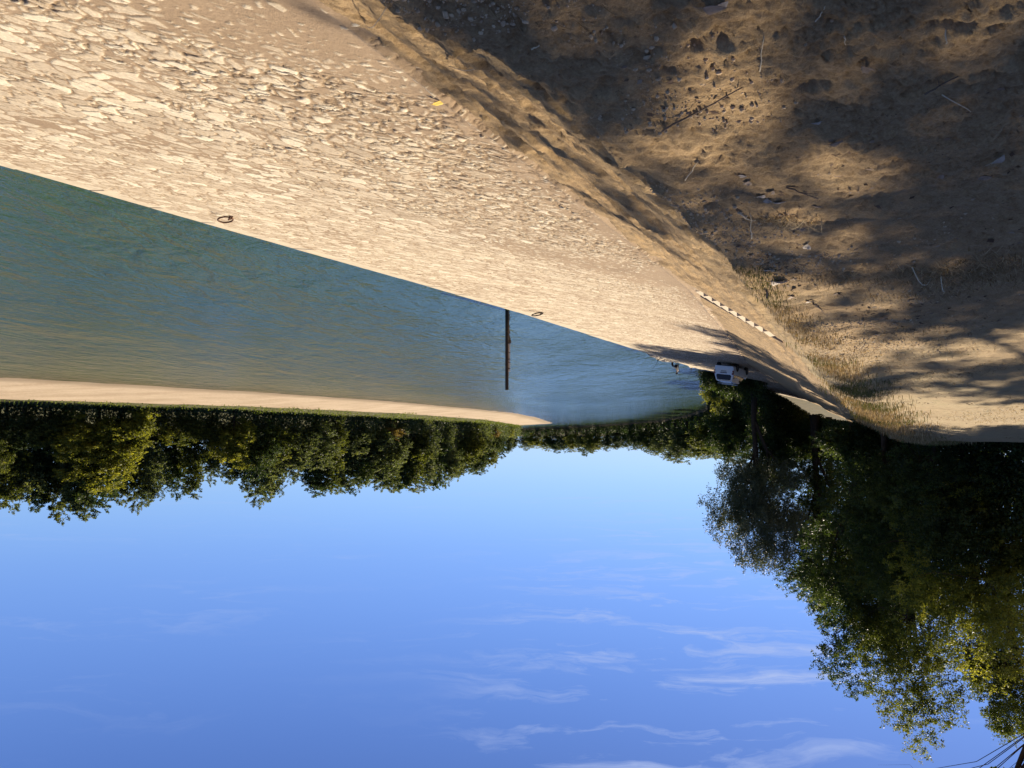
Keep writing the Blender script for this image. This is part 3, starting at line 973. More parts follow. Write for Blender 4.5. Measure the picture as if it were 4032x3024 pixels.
# black-green undergrowth filling the foot of the near wood
n = 130000
a = rngb.random(n) ** 0.8
cxp = np.array([at_y(px * S, 960 * S, d).x for px, d in ((1530, 112), (1600, 95), (1655, 86), (1700, 88), (1760, 90), (1850, 69), (1950, 57), (2050, 50), (2215, 45.5), (2420, 43.5))])
cyp = np.array([112, 95, 86, 88, 90, 69, 57, 50, 45.5, 43.5]); czp = np.array([1.2, 1.4, 2.2, 3.2, 5.2, 6.4, 6.9, 7.3, 7.5, 7.6])
k = np.linspace(0, 1, 10)
dep = rngb.random(n) * 9 - 0.5
hx = np.interp(a, k, cxp) - dep * 0.3; hy = np.interp(a, k, cyp) + dep
P = np.stack([hx, hy, np.interp(a, k, czp) + rngb.random(n) ** 1.3 * (3.4 + 3.4 * (vnoise(a * 40, dep * 0.3, 4) + 0.5))], -1)
V, Q = leaf_quads(P, 0.24, rngb)
tag(np_obj("undergrowth", V, Q, [M_LEAF['dark']], smooth=False, attrs={"var": np.repeat(rngb.random(n) ** 2 * 0.7, 4)}),
    "black-green undergrowth at the foot of the wood beside the levee", "undergrowth", kind="stuff")
# green fringe of weeds on top of the gravel
n = 9000
tl = resample([Vector(p) for p in g_top], 400); bl2 = resample(g_base, 400); k = rngb.integers(0, 400, n); f = np.clip(rngb.random((n, 1)) - 0.02 + 0.10 * rngb.normal(size=(n, 1)) + 0.55 * fbm(k * 0.09, k * 0.0, 3, 15)[:, None], -0.3, 1)
P = tl[k] * (1 - f) + bl2[k] * f
hgt = 0.12 + rngb.random(n) * (0.30 + 0.7 * (vnoise(k * 0.6, k * 0.0, 5) + 0.3))
P[:, 2] += np.maximum(hgt * rngb.random(n), 0.02)
V, Q = leaf_quads(P, 0.34, rngb)
tag(np_obj("weeds", V, Q, [M_GREEN], smooth=False, attrs={"var": np.repeat(np.clip(0.62 + 0.25 * rngb.normal(size=n), 0, 1), 4)}),
    "low green weeds fringing the top of the gravel bank", "weeds", kind="stuff")

# ---- reeds and bush by the car
def reed_bush(name, loc, h, r, n, seed, label):
    rng = np.random.default_rng(seed)
    a = rng.random(n) * 6.283; q = np.sqrt(rng.random(n)) * r
    b = np.stack([np.cos(a) * q, np.sin(a) * q, np.zeros(n)], -1)
    lean = rng.normal(0, 0.32, (n, 2)) + b[:, :2] / r * 0.5
    hh = h * rng.uniform(0.45, 1.05, n) * (1 - 0.3 * (q / r) ** 2)
    V = []; Q = []; var = []
    w = rng.uniform(0.02, 0.045, n)
    ang = rng.random(n) * 3.14; wx = np.cos(ang) * w; wy = np.sin(ang) * w
    P0 = b; P1 = b + np.stack([lean[:, 0] * hh * 0.35, lean[:, 1] * hh * 0.35, hh * 0.6], -1); P2 = b + np.stack([lean[:, 0] * hh, lean[:, 1] * hh, hh], -1)
    W3 = np.stack([wx, wy, np.zeros(n)], -1)
    V = np.stack([P0 - W3, P0 + W3, P1 + W3, P1 - W3, P2 + W3 * 0.1, P2 - W3 * 0.1], 1).reshape(-1, 3)
    i = np.arange(n)[:, None] * 6
    Q = np.concatenate([i + np.array([0, 1, 2, 3]), i + np.array([3, 2, 4, 5])], 0)
    o = np_obj(name, V, Q, [M_LEAF['dark']], smooth=False, attrs={"var": np.repeat(np.clip(rng.normal(0.4, 0.25, n), 0, 1), 6)})
    o.location = loc
    tag(o, label, "bush")
    return o


for i, (px, py, d, h, r, lab) in enumerate([
        (1533, 800, 84, 2.3, 1.6, "dark bush leaning over the water beside the white car"),
        (1550, 800, 90, 3.0, 2.3, "taller dark bush just behind the bush leaning over the water"),
        (1578, 795, 84, 3.2, 2.4, "dense black-green bush directly behind the car's far side"),
        (1545, 800, 99, 4.0, 2.8, "bush with yellow-green top farthest out along the bank"),
        (1610, 800, 83, 3.0, 2.4, "black-green bush behind the car's bonnet")]):
    p = at_y(px * S, py * S, d)
    tree("bush", (p.x, d, 0.2 + 0.25 * (i > 1)), h, r, -0.6, 'yellow' if i == 3 else 'dark', 9000, 0.17, 300 + i, lab, None, lobes=14, sprig=0.2, cat="bush", tr=0.05, droop=0.12)

# ------------------------------------------------------------------ grass, straw, soil crumbs


def blades(P, h, w, rng, bend=0.5, flatlying=0.0):
    n = len(P)
    ang = rng.random(n) * 6.283
    dirv = np.stack([np.cos(ang), np.sin(ang)], -1)
    hh = h * rng.uniform(0.4, 1.2, n)
    lean = np.abs(rng.normal(0, bend, n)) + flatlying
    up = 1 / np.sqrt(1 + lean ** 2); out = lean * up
    P1 = P + np.stack([dirv[:, 0] * out * hh * 0.4, dirv[:, 1] * out * hh * 0.4, up * hh * 0.6], -1)
    P2 = P + np.stack([dirv[:, 0] * out * hh, dirv[:, 1] * out * hh, up * hh * 0.85], -1)
    W3 = np.stack([-dirv[:, 1], dirv[:, 0], np.zeros(n)], -1) * (w * rng.uniform(0.6, 1.3, n))[:, None]
    V = np.stack([P - W3, P + W3, P1 + W3 * 0.8, P1 - W3 * 0.8, P2 + W3 * 0.15, P2 - W3 * 0.15], 1).reshape(-1, 3)
    i = np.arange(n)[:, None] * 6
    return V, np.concatenate([i + np.array([0, 1, 2, 3]), i + np.array([3, 2, 4, 5])], 0)


rg = np.random.default_rng(5)
# verge along the crest
n = 21000
y = 7.5 + 40 * rg.random(n) ** 1.05
xc = L(crest, y, 1)
wid = np.interp(y, [5, 9, 16, 30, 46], [0.20, 0.35, 0.9, 2.0, 3.0])
x = xc + rg.normal(-0.55, 0.40, n) * wid
keep = (fbm(x * 0.8, y * 0.8, 3, 77) + 0.12 + 0.012 * (y - 8)) > rg.random(n) * 0.5 - 0.1
x, y = x[keep], y[keep]
P = np.stack([x, y, ground_z(x, y) - 0.01], -1)
hh = np.interp(y, [5, 10, 20, 40], [0.04, 0.09, 0.19, 0.34])
V, Q = blades(P, hh, np.interp(y, [5, 15, 40], [0.0022, 0.005, 0.012]), rg, 0.7)
gp = fbm(x * 0.7 + 9, y * 0.45, 3, 78)
var = np.clip(0.60 + rg.normal(0, 0.2, len(x)) - sstep(0.05, 0.3, gp) * 0.5, 0, 1)
tag(np_obj("dry_grass", V, Q, [M_GRASS], smooth=False, attrs={"var": np.repeat(var, 6)}), "dry and green grass along the crest of the levee", "grass", kind="stuff")
# straw lying on the track
n = 42000
y = 2.2 + 40 * rg.random(n) ** 1.3
x = L(crest, y, 1) - np.abs(rg.normal(0, 0.5, n)) * (1.2 + 0.45 * y)
dens = fbm(x * 0.5, y * 0.5, 3, 81) + sstep(6, 12, y) * 0.40 - 0.22
keep = dens > rg.random(n) * 0.5
x, y = x[keep], y[keep]
P = np.stack([x, y, ground_z(x, y) + 0.004], -1)
V, Q = blades(P, np.interp(y, [2, 8, 30], [0.10, 0.16, 0.20]), np.interp(y, [2, 8, 30], [0.0016, 0.0035, 0.010]), rg, 1.0, 2.6)
tag(np_obj("straw", V, Q, [M_GRASS], smooth=False, attrs={"var": np.repeat(np.clip(rg.normal(0.65, 0.2, len(x)), 0, 1), 6)}), "loose dry straw scattered over the dirt track", "straw", kind="stuff")
# thick tufts of hay where the track meets the grass
pts = []
for px, py, sx in [(2020, 590, 0.5), (2080, 585, 0.55), (2140, 575, 0.6), (2195, 560, 0.7), (2060, 600, 0.6), (2175, 600, 0.6), (1960, 640, 0.4), (1800, 600, 0.25), (1690, 470, 0.15)]:
    g = on_land(px * S, py * S)
    if g is None: continue
    k = int(480 * sx + 90)
    pts.append(np.stack([rg.normal(g.x, sx, k), rg.normal(g.y, sx * 0.55, k)], -1))
p2 = np.concatenate(pts)
P = np.stack([p2[:, 0], p2[:, 1], ground_z(p2[:, 0], p2[:, 1])], -1)
V, Q = blades(P, 0.17, np.full(len(P), 0.0036), rg, 0.9, 1.6)
tag(np_obj("hay", V, Q, [M_GRASS], smooth=False, attrs={"var": np.repeat(np.clip(rg.normal(0.7, 0.18, len(P)), 0, 1), 6)}), "trampled hay lying where the dirt meets the grass", "hay", kind="stuff")

# flakes of leaf and bark trodden into the soil
M_LITTER = mat_leaf("leaf_litter", (0.10, 0.06, 0.035), (0.22, 0.14, 0.085), (0.46, 0.36, 0.26), 0.1, 0.8, 0.2, (1, 0.9, 0.7))
n = 12000
y = 2.6 + 30 * rg.random(n) ** 1.5
x = L(crest, y, 1) - 0.15 - np.abs(rg.normal(0, 0.5, n)) * (0.8 + 0.30 * y)
keep = fbm(x * 0.8, y * 0.8, 3, 87) + 0.32 * np.exp(-((y - 8) / 3.5) ** 2) - 0.10 > rg.random(n) * 0.5
x, y = x[keep], y[keep]
P = np.stack([x, y, ground_z(x, y) + 0.006], -1)
V, Q = leaf_quads(P, 1.0, rg, 0.9, 0.0, 0.6)
sc_ = np.repeat((0.012 + 0.05 * rg.random(len(x)) ** 3)[:, None] * np.interp(y, [2, 8, 30], [0.8, 1.4, 2.6])[:, None], 4, 0)
C4 = np.repeat(P, 4, 0); V = C4 + (V - C4) * sc_ * np.array([1, 1, 0.5])
tag(np_obj("leaf_litter", V, Q, [M_LITTER], smooth=False, attrs={"var": np.repeat(rg.random(len(x)) ** 1.3, 4)}), "flakes of dead leaf trodden into the dirt path", "litter", kind="stuff")

# crumbs of soil
M_CLOD = plain("soil_crumb", (0.56, 0.42, 0.27), 0.95, 0.1, 0, 0.3, 30.0)


def crumbs(name, X, Y, S_, label):
    n = len(X); rng = np.random.default_rng(31)
    ico = np.array([[0, 0, 1], [.9, 0, .3], [.28, .85, .3], [-.72, .53, .3], [-.72, -.53, .3], [.28, -.85, .3], [.72, .53, -.4], [-.28, .85, -.4], [-.9, 0, -.4], [-.28, -.85, -.4], [.72, -.53, -.4]])
    F = np.array([[0, 1, 2], [0, 2, 3], [0, 3, 4], [0, 4, 5], [0, 5, 1], [1, 6, 2], [2, 7, 3], [3, 8, 4], [4, 9, 5], [5, 10, 1], [6, 7, 2], [7, 8, 3], [8, 9, 4], [9, 10, 5], [10, 6, 1]])
    jit = 1 + rng.normal(0, 0.22, (n, len(ico), 1))
    a = rng.random(n) * 6.283; ca, sa = np.cos(a)[:, None], np.sin(a)[:, None]
    B = ico[None] * jit * rng.uniform(0.6, 1.2, (n, 1, 3))
    bx = B[..., 0] * ca - B[..., 1] * sa; by = B[..., 0] * sa + B[..., 1] * ca
    V = np.stack([bx, by, B[..., 2]], -1) * S_[:, None, None] + np.stack([X, Y, ground_z(X, Y) + S_ * 0.25], -1)[:, None, :]
    Fq = (F[None] + (np.arange(n) * len(ico))[:, None, None]).reshape(-1, 3)
    tag(np_obj(name, V.reshape(-1, 3), Fq, [M_CLOD], smooth=False), label, "soil", kind="stuff")


n = 9000
y = 2.2 + 12 * rg.random(n) ** 1.6
x = L(crest, y, 1) + 0.05 - np.abs(rg.normal(0, 0.45, n)) * (0.6 + 0.22 * y)
keep = fbm(x * 1.1, y * 1.1, 3, 83) + 0.05 > rg.random(n) * 0.4
x, y = x[keep], y[keep]
crumbs("soil_crumbs", x, y, 0.003 + 0.012 * rg.random(len(x)) ** 4 + 0.0005 * y, "crumbs of dry soil strewn along the edge of the dirt path")

# ------------------------------------------------------------------ single small things on the ground
M_DEAD = plain("dead_leaf", (0.34, 0.25, 0.18), 0.8, 0.3, 0, 0.3, 20.0)
M_PALE = plain("bleached_leaf", (0.52, 0.44, 0.36), 0.8, 0.3, 0, 0.2, 20.0)
M_YEL = plain("yellow_leaf", (0.62, 0.42, 0.06), 0.7, 0.3, 0, 0.15, 20.0)
M_TWIG = plain("twig_bark", (0.16, 0.115, 0.08), 0.9, 0.2, 0, 0.35, 30.0)
M_STALK = plain("dry_stalk", (0.60, 0.50, 0.34), 0.8, 0.3, 0, 0.2, 30.0)


def dead_leaf(loc, size, mat, seed, label, group="fallen leaves on the dirt path"):
    rng = random.Random(seed)
    mb = MB()
    nx, ny = 7, 5
    grid = []
    curl = rng.uniform(0.2, 0.9); tw = rng.uniform(-0.6, 0.6)
    for i in range(nx):
        u = i / (nx - 1)
        wd = math.sin(math.pi * min(1, u ** 0.75)) * 0.36 * (1 + 0.18 * rng.uniform(-1, 1)) + 0.015
        row = []
        for j in range(ny):
            v = j / (ny - 1) * 2 - 1
            x = (u - 0.5) * size; y = v * wd * size
            z = size * (curl * 0.42 * abs(v) ** 1.4 * wd * 2 + 0.22 * curl * (u - 0.5) ** 2 + tw * 0.25 * (u - 0.5) * v + 0.02 * rng.uniform(-1, 1) + 0.05)
            row.append(mb.bm.verts.new((x, y, z)))
        grid.append(row)
    for i in range(nx - 1):
        for j in range(ny - 1):
            mb.bm.faces.new((grid[i][j], grid[i + 1][j], grid[i + 1][j + 1], grid[i][j + 1]))
    mb.tube([(-0.5 * size, 0, 0.05 * size), (-0.72 * size, 0.04 * size, 0.07 * size), (-0.9 * size, 0.1 * size, 0.03 * size)], 0.012 * size, 5)
    o = mb.build("fallen_leaf", mat, None, smooth=True)
    o.location = loc
    o.rotation_euler = (rng.uniform(-0.25, 0.25), rng.uniform(-0.25, 0.25), rng.uniform(0, 6.28))
    md = o.modifiers.new("thickness", 'SOLIDIFY'); md.thickness = 0.0008
    tag(o, label, "leaf", group)
    return o


C6 = lambda x, y: (2500 + x * 0.6926, y * 0.6926)          # pixel of the zoomed corner of the photograph
LEAVES = [
    (C6(720, 1105), 0.075, 'p', "bleached curled leaf in the leaf heap between dirt track and bank, its left end"),
    (C6(775, 1085), 0.070, 'd', "brown curled leaf lying in the middle of the leaf heap"),
    (C6(760, 1130), 0.085, 'p', "pale folded leaf at the lower side of the leaf heap"),
    (C6(822, 1140), 0.085, 'p', "pale flat leaf at the right end of the leaf heap"),
    (C6(610, 995), 0.06, 'p', "small pale leaf standing on edge above the leaf heap"),
    (C6(640, 1030), 0.08, 'd', "grey-brown leaf half buried beside the small pale standing leaf"),
    (C6(1030, 690), 0.055, 'p', "tiny white leaf in the brightest sunlit patch of dirt"),
    (C6(1140, 800), 0.075, 'd', "lone grey leaf just below the brightest sunlit patch"),
    (C6(1740, 990), 0.06, 'd', "small dark leaf standing up in the sunny patch by the right border"),
    (C6(2062, 895), 0.10, 'p', "large pale oval leaf near the photo's right border"),
    (C6(1990, 1000), 0.09, 'd', "dark shrivelled leaf clump below the large pale oval leaf"),
    (C6(450, 35), 0.09, 'd', "grey lobed leaf at the photo's top border"),
    (C6(500, 10), 0.06, 'p', "pale leaf touching the grey lobed leaf at the top border"),
    (C6(980, 1395), 0.10, 'p', "pale crumpled leaf in shade below the leaf heap"),
    (C6(900, 1310), 0.10, 'd', "wide brown leaf between leaf heap and crumpled pale leaf"),
    (C6(940, 1290), 0.09, 'd', "brown leaf overlapping the wide brown one"),
    (C6(1030, 1165), 0.07, 'd', "greyish leaf alone to the right of the leaf heap"),
    (C6(830, 1212), 0.05, 'p', "small ochre leaf just under the leaf heap"),
    (C6(1500, 1235), 0.05, 'p', "little white leaf in shade at mid track"),
    (C6(1320, 370), 0.07, 'd', "tan leaf in half shade above the brightest patch"),
    (C6(760, 1525), 0.10, 'p', "pale leaf close to the crest of the bank, under the heap"),
    ((3070, 1100), 0.20, 'p', "big flat pale bark-like leaf on the crest beside the grass"),
    ((3120, 1095), 0.10, 'd', "brown leaf next to the big flat pale one"),
    ((3188, 1180), 0.14, 'p', "white torn leaf in the litter before the grassy crest"),
    ((3120, 1165), 0.12, 'd', "reddish leaf in the litter before the grassy crest"),
    ((3300, 1150), 0.16, 'd', "broad brown leaf in the shaded litter"),
    ((3478, 1245), 0.16, 'd', "upright brown leaf alone on the striped shade"),
    ((3450, 1310), 0.15, 'p', "pale leaf farther out on the striped shade"),
]
for i, (pp, sz, m, lab) in enumerate(LEAVES):
    g = on_land(*pp)
    if g is None: continue
    dead_leaf(g, sz, M_PALE if m == 'p' else M_DEAD, 400 + i, lab)
g = on_land(945 * S, 216 * S)
o = dead_leaf(g + Vector((0, 0, 0.02)), 0.13, M_YEL, 470, "single bright yellow leaf lying on the top edge of the paving", None)


def stick(name, a, b, r, mat, label, seed, group, sag=0.0, cat="twig"):
    rng = random.Random(seed)
    ga, gb = on_land(*a), on_land(*b)
    if ga is None or gb is None: return
    n = 7; pts = []
    for i in range(n):
        t = i / (n - 1)
        p = ga.lerp(gb, t)
        z = land_z(p.x, p.y) + r * 1.0
        pts.append(Vector((p.x + rng.uniform(-1, 1) * r * 1.2, p.y + rng.uniform(-1, 1) * r * 1.2, z)))
    # a stick is stiff: keep it on a smooth line over the bumps
    zs = [p.z for p in pts]; zl = [zs[0] + (zs[-1] - zs[0]) * i / (n - 1) for i in range(n)]
    lift = max(0, max(z - l for z, l in zip(zs, zl))) * 0.7
    for i, p in enumerate(pts): p.z = zl[i] + lift + sag * math.sin(math.pi * i / (n - 1))
    mb = MB(); mb.tube(pts, [r * (1 - 0.5 * i / (n - 1)) for i in range(n)], 6)
    if name == "twig":
        k = pts[3]; d = (pts[4] - pts[2]).normalized(); sd = Vector((-d.y, d.x, 0.1))
        mb.tube([k, k + (d + sd) * r * 5, k + (d * 1.2 + sd * 1.5) * r * 9], [r * 0.5, r * 0.35, r * 0.15], 5)
    o = mb.build(name, mat, None, smooth=True)
    tag(o, label, cat, group)


TW = "twigs on the dirt path"; SK = "dry stalks on the dirt path"
stick("twig", C6(150, 720), C6(612, 478), 0.006, M_TWIG, "longest twig, lying slantwise across the shaded dirt", 1, TW)
stick("twig", C6(870, 1058), C6(1042, 1118), 0.006, M_TWIG, "short brown twig to the right of the leaf heap", 2, TW)
stick("twig", (3200, 1185), (3248, 1226), 0.010, M_TWIG, "forked dark twig in the litter before the grassy crest", 3, TW)
stick("twig", C6(1640, 510), C6(1830, 425), 0.005, M_TWIG, "thin dark twig in shade near the right border", 4, TW)
stick("stalk", C6(287, 1012), C6(360, 903), 0.004, M_STALK, "straight pale stalk near the edge of the bank", 5, SK, cat="stalk")
stick("stalk", C6(1030, 88), C6(1082, 0), 0.003, M_STALK, "pale stalk at the photo's top border", 6, SK, cat="stalk")
stick("stalk", C6(1742, 530), C6(1910, 622), 0.003, M_STALK, "pale slanting stalk near the right border", 7, SK, cat="stalk")
stick("stalk", C6(708, 385), C6(732, 190), 0.003, M_STALK, "long bent stalk above the longest twig", 8, SK, cat="stalk")
stick("stalk", C6(662, 1330), C6(655, 1190), 0.005, M_STALK, "upright pale stalk below the leaf heap", 9, SK, 0.03, cat="stalk")
stick("stalk", C6(600, 1205), C6(690, 1245), 0.005, M_STALK, "stalk crossing the upright pale one", 10, SK, 0.02, cat="stalk")
stick("stalk", C6(1765, 135), C6(1770, 205), 0.003, M_STALK, "short curved stalk in the upper sunny streak", 11, SK, 0.03, cat="stalk")
stick("stalk", C6(1190, 185), C6(1195, 240), 0.003, M_STALK, "tiny forked stalk in upper shade", 12, SK, cat="stalk")
stick("stalk", (1440, 95), (1520, 25), 0.003, M_STALK, "pale straw bent over the eroded edge at the top border", 13, SK, 0.05, cat="stalk")
stick("stalk", (1770, 247), (1900, 245), 0.003, M_STALK, "pale straw lying along the eroded edge", 14, SK, 0.03, cat="stalk")
stick("stalk", (2095, 178), (2125, 165), 0.004, M_STALK, "short thick pale chip among the soil crumbs", 15, SK, cat="stalk")
stick("stalk", (3590, 1045), (3665, 1095), 0.006, M_STALK, "white broken stalk standing out of the trampled hay", 16, SK, 0.12, cat="stalk")
stick("stalk", (3705, 1075), (3720, 1120), 0.006, M_STALK, "second white stalk sticking up in the trampled hay", 17, SK, 0.12, cat="stalk")


# ---- tall weeds on the crest
def weed(loc, h, stems, seed, label):
    rng = np.random.default_rng(seed)
    root = empty("weed", loc); tag(root, label, "weed", "weeds on the crest")
    mb = MB(); P = []
    for k in range(stems):
        a = rng.uniform(0, 6.28); b = rng.uniform(0.05, 0.30); hh = h * rng.uniform(0.6, 1.0)
        pts = [Vector((math.cos(a) * b * h * t ** 1.6, math.sin(a) * b * h * t ** 1.6, hh * t)) for t in np.linspace(0, 1, 6)]
        mb.tube(pts, [0.012, 0.011, 0.009, 0.007, 0.005, 0.003], 5)
        for t in np.linspace(0.25, 1, 34):
            i = min(4, int(t * 5)); p = pts[i].lerp(pts[i + 1], t * 5 - i)
            for _ in range(2):
                P.append(np.array(p) + rng.normal(0, 0.045 * h / 1.2, 3))
    mb.build("stem", M_BARKG, root, smooth=True)
    V, Q = leaf_quads(np.array(P), 0.085 * h / 1.2, rng, 0.3)
    np_obj("foliage", V, Q, [M_LEAF['yellow']], root, smooth=False, attrs={"var": np.repeat(np.clip(rng.normal(0.6, 0.2, len(P)), 0, 1), 4)})


for i, (px, py, hpx, st, lab) in enumerate([(3450, 1712, 98, 6, "tall leafy weed standing on the crest against the dark wood"),
                                            (3555, 1728, 25, 4, "short spiky weed on the crest next to the tall leafy one"),
                                            (3020, 1150, 40, 5, "dry grass-like weed beside the big flat leaf on the crest")]):
    g = on_land(px, py - 6)
    if g is None: g = at_y(px, py, 34)
    weed(g, hpx / FPX * g.y, st, 500 + i, lab)

# ------------------------------------------------------------------ stone steps cut into the slope
root = empty("stone_steps", (ST0.x, ST0.y, ST0.z + 0.02), math.atan2(AX.y, AX.x))
tag(root, "flight of pale stone steps cut into the levee slope above the paving", "steps")
# local x runs along the levee, local y up the slope
run = ST_RUN / N_STEP; rise = ST_RISE / N_STEP
for k in range(N_STEP):
    mb = MB()
    y0 = k * run; z1 = k * rise + 0.01
    mb.box((ST_W / 2 - 0.03, y0 + run * 0.5 + 0.2, z1 - 0.25), (ST_W - 0.06, run + 0.4, 0.5), bevel=0.010)
    mb.build("step", M_STEP, root)
gsl = ST_RISE / ST_RUN
mb = MB(); x0 = ST_W - 0.055
mb.prism([(x0, -0.10, -0.03), (x0, ST_RUN + 0.10, ST_RISE + 0.07 * gsl), (x0, ST_RUN + 0.10, ST_RISE - 0.9), (x0, -0.10, -0.8)], (0.10, 0, 0))
mb.build("cheek_wall", M_CHEEK, root)

# ------------------------------------------------------------------ mooring pile with a staff gauge
M_PILE = plain("pile_steel", (0.035, 0.026, 0.022), 0.7, 0.4, 0.2, 0.5, 3.0, 0.3)
M_RUST = plain("rusty_rail", (0.30, 0.19, 0.12), 0.85, 0.3, 0.1, 0.3, 8.0, 0.4)
M_WHITE = plain("gauge_white", (0.74, 0.73, 0.70), 0.6, 0.4, 0, 0.08, 8.0)
M_BLACK = plain("gauge_black", (0.02, 0.02, 0.022), 0.6, 0.4, 0, 0.2, 8.0)
M_DEBRIS = plain("flood_debris", (0.16, 0.115, 0.075), 0.95, 0.1, 0, 0.5, 12.0, 0.8)
pd = 47.2
pb = at_y(1996, 1250, pd); pt = at_y(1996, 1535, pd)
pile = empty("mooring_pile", (pb.x, pd, -1.8), R(0))
tag(pile, "tall dark steel mooring pile standing in the water beside the kerb", "pile")
ph = pt.z + 1.8
mb = MB()
mb.tube([(0, 0, 0), (0, 0, ph)], 0.105, 20)
mb.build("post", M_PILE, pile, smooth=False)
mb = MB(); mb.tube([(0, 0, ph - 0.03), (0, 0, ph + 0.015)], 0.112, 20); mb.build("cap", M_PILE, pile)
gtop = at_y(2008, 1464, pd).z + 1.8; gbot = at_y(2008, 1345, pd).z + 1.8
mb = MB(); mb.box((-0.088, -0.085, (gtop + 0.6) / 2 + 0.3), (0.045, 0.045, gtop - 0.6)); mb.build("guide_rail", M_RUST, pile)
mb = MB(); mb.box((-0.155, -0.075, (gtop + gbot) / 2), (0.105, 0.02, gtop - gbot)); gb = mb.build("gauge_board", M_WHITE, pile)
z = gbot + 0.05; k = 0
while z < gtop - 0.06:
    mb = MB()
    if k % 10 == 0: mb.box((-0.155, -0.0865, z + 0.012), (0.105, 0.004, 0.05))
    else: mb.box((-0.128 if k % 2 else -0.178, -0.0865, z), (0.052, 0.004, 0.034))
    mb.build("scale_mark", M_BLACK, gb)
    z += 0.062; k += 1
for z in (gbot + 0.1, gbot + 1.1, gtop - 0.2):
    mb = MB(); mb.box((-0.06, -0.05, z), (0.28, 0.16, 0.05)); mb.build("bracket", M_PILE, pile)
rngd = np.random.default_rng(8)
mb = MB()
for k in range(46):
    z = gbot - 0.02 - abs(rngd.normal(0, 0.9)); z = max(z, 1.9)
    p = Vector((-0.13 + rngd.normal(0, 0.035), -0.09 + rngd.normal(0, 0.03), z))
    d = Vector((rngd.normal() * 0.6, rngd.normal() * 0.4, rngd.normal() + 0.3)).normalized() * rngd.uniform(0.06, 0.16)
    mb.tube([p, p + d * 0.5 + Vector((0.01, 0.01, 0)), p + d], [0.022, 0.018, 0.006], 5)
for k in range(14):
    p = Vector((-0.15 + rngd.normal(0, 0.03), -0.09, gbot + rngd.normal(0, 0.07)))
    d = Vector((rngd.normal(), rngd.normal() * 0.5, rngd.normal() * 0.6)).normalized() * 0.12
    mb.tube([p - d, p, p + d], [0.012, 0.03, 0.01], 5)
mb.tube([(-0.14, -0.085, 1.7), (-0.12, -0.09, 2.6), (-0.15, -0.085, gbot + 0.15)], 0.022, 6)
mb.build("flood_debris", M_DEBRIS, pile)

# ------------------------------------------------------------------ mooring rings
M_IRON = plain("rusty_iron", (0.15, 0.075, 0.045), 0.85, 0.3, 0.3, 0.4, 12.0, 0.4)
M_IROND = plain("dark_iron", (0.06, 0.042, 0.035), 0.8, 0.3, 0.3, 0.3, 12.0, 0.4)


def ring(px, py, rad, thick, mat, label, tilt, rz):
    g = on_land(px, py)
    root = empty("mooring_ring", g + Vector((0, 0, 0.03)), rz); tag(root, label, "ring", "mooring rings on the paving")
    mb = MB(); n = 26
    pts = [(rad * math.cos(2 * math.pi * k / n) - rad * 0.9, rad * math.sin(2 * math.pi * k / n), 0.02 + rad * (1 - math.cos(2 * math.pi * k / n)) * math.sin(tilt) * 0.5) for k in range(n + 1)]
    mb.tube(pts, thick, 8); mb.build("hoop", mat, root, smooth=True)
    mb = MB(); mb.tube([(0.10, -0.03, -0.05), (0.03, -0.03, 0.05), (-0.06, 0, 0.075), (0.03, 0.03, 0.05), (0.10, 0.03, -0.05)], thick * 1.2, 8)
    mb.build("staple", mat, root, smooth=True)
    return root


ring(905, 850, 0.22, 0.026, M_IRON, "large rusty iron mooring ring lying on smooth mortar near the kerb", 0.35, R(-150))
ring(2133, 1229, 0.30, 0.035, M_IROND, "dark iron mooring ring on a pale slab beside the tall pile", 0.4, R(-160))

# ------------------------------------------------------------------ pale rocks beyond the kerb
M_ROCK = plain("pale_rock", (0.60, 0.52, 0.42), 0.92, 0.2, 0, 0.2, 4.0, 0.6)


def rock(loc, s, seed, label):
    rng = np.random.default_rng(seed)
    bm = bmesh.new(); bmesh.ops.create_icosphere(bm, subdivisions=3, radius=1.0)
    ax = rng.normal(size=(9, 3)); ax /= np.linalg.norm(ax, axis=1, keepdims=True); lim = rng.uniform(0.55, 0.85, 9)
    for v in bm.verts:
        c = np.array(v.co)
        for a, l in zip(ax, lim):
            d = c @ a
            if d > l: c = c - a * (d - l)
        v.co = c
    me = bpy.data.meshes.new("rock"); bm.to_mesh(me); bm.free(); me.materials.append(M_ROCK)
    o = link(bpy.data.objects.new("rock", me)); o.location = loc
    o.scale = (s * rng.uniform(0.9, 1.5), s * rng.uniform(0.9, 1.3), s * rng.uniform(0.55, 0.8)); o.rotation_euler = (0, 0, rng.uniform(0, 6))
    tag(o, label, "rock", "pale rocks heaped beyond the kerb")


rkl = [(2563, 1401), (2572, 1405), (2582, 1407), (2590, 1412), (2598, 1414), (2606, 1417), (2614, 1420), (2622, 1422), (2628, 1426), (2640, 1424), (2660, 1430), (2577, 1400), (2594, 1406), (2610, 1411)]
for i, (px, py) in enumerate(rkl):
    p = at_h(px, py, 7.75)
    rock((p.x, p.y, p.z - 0.14 if i < 11 else p.z - 0.2), 0.34 if i not in (8, 10) else 0.22, 600 + i,
         f"pale broken rock beyond the kerb, {ORD[i]} counted from the photo's left" if i < 11 else
         ["low pale rock behind the first heap rocks", "low pale rock wedged mid heap", "low pale rock at the heap's end towards the angler"][i - 11])

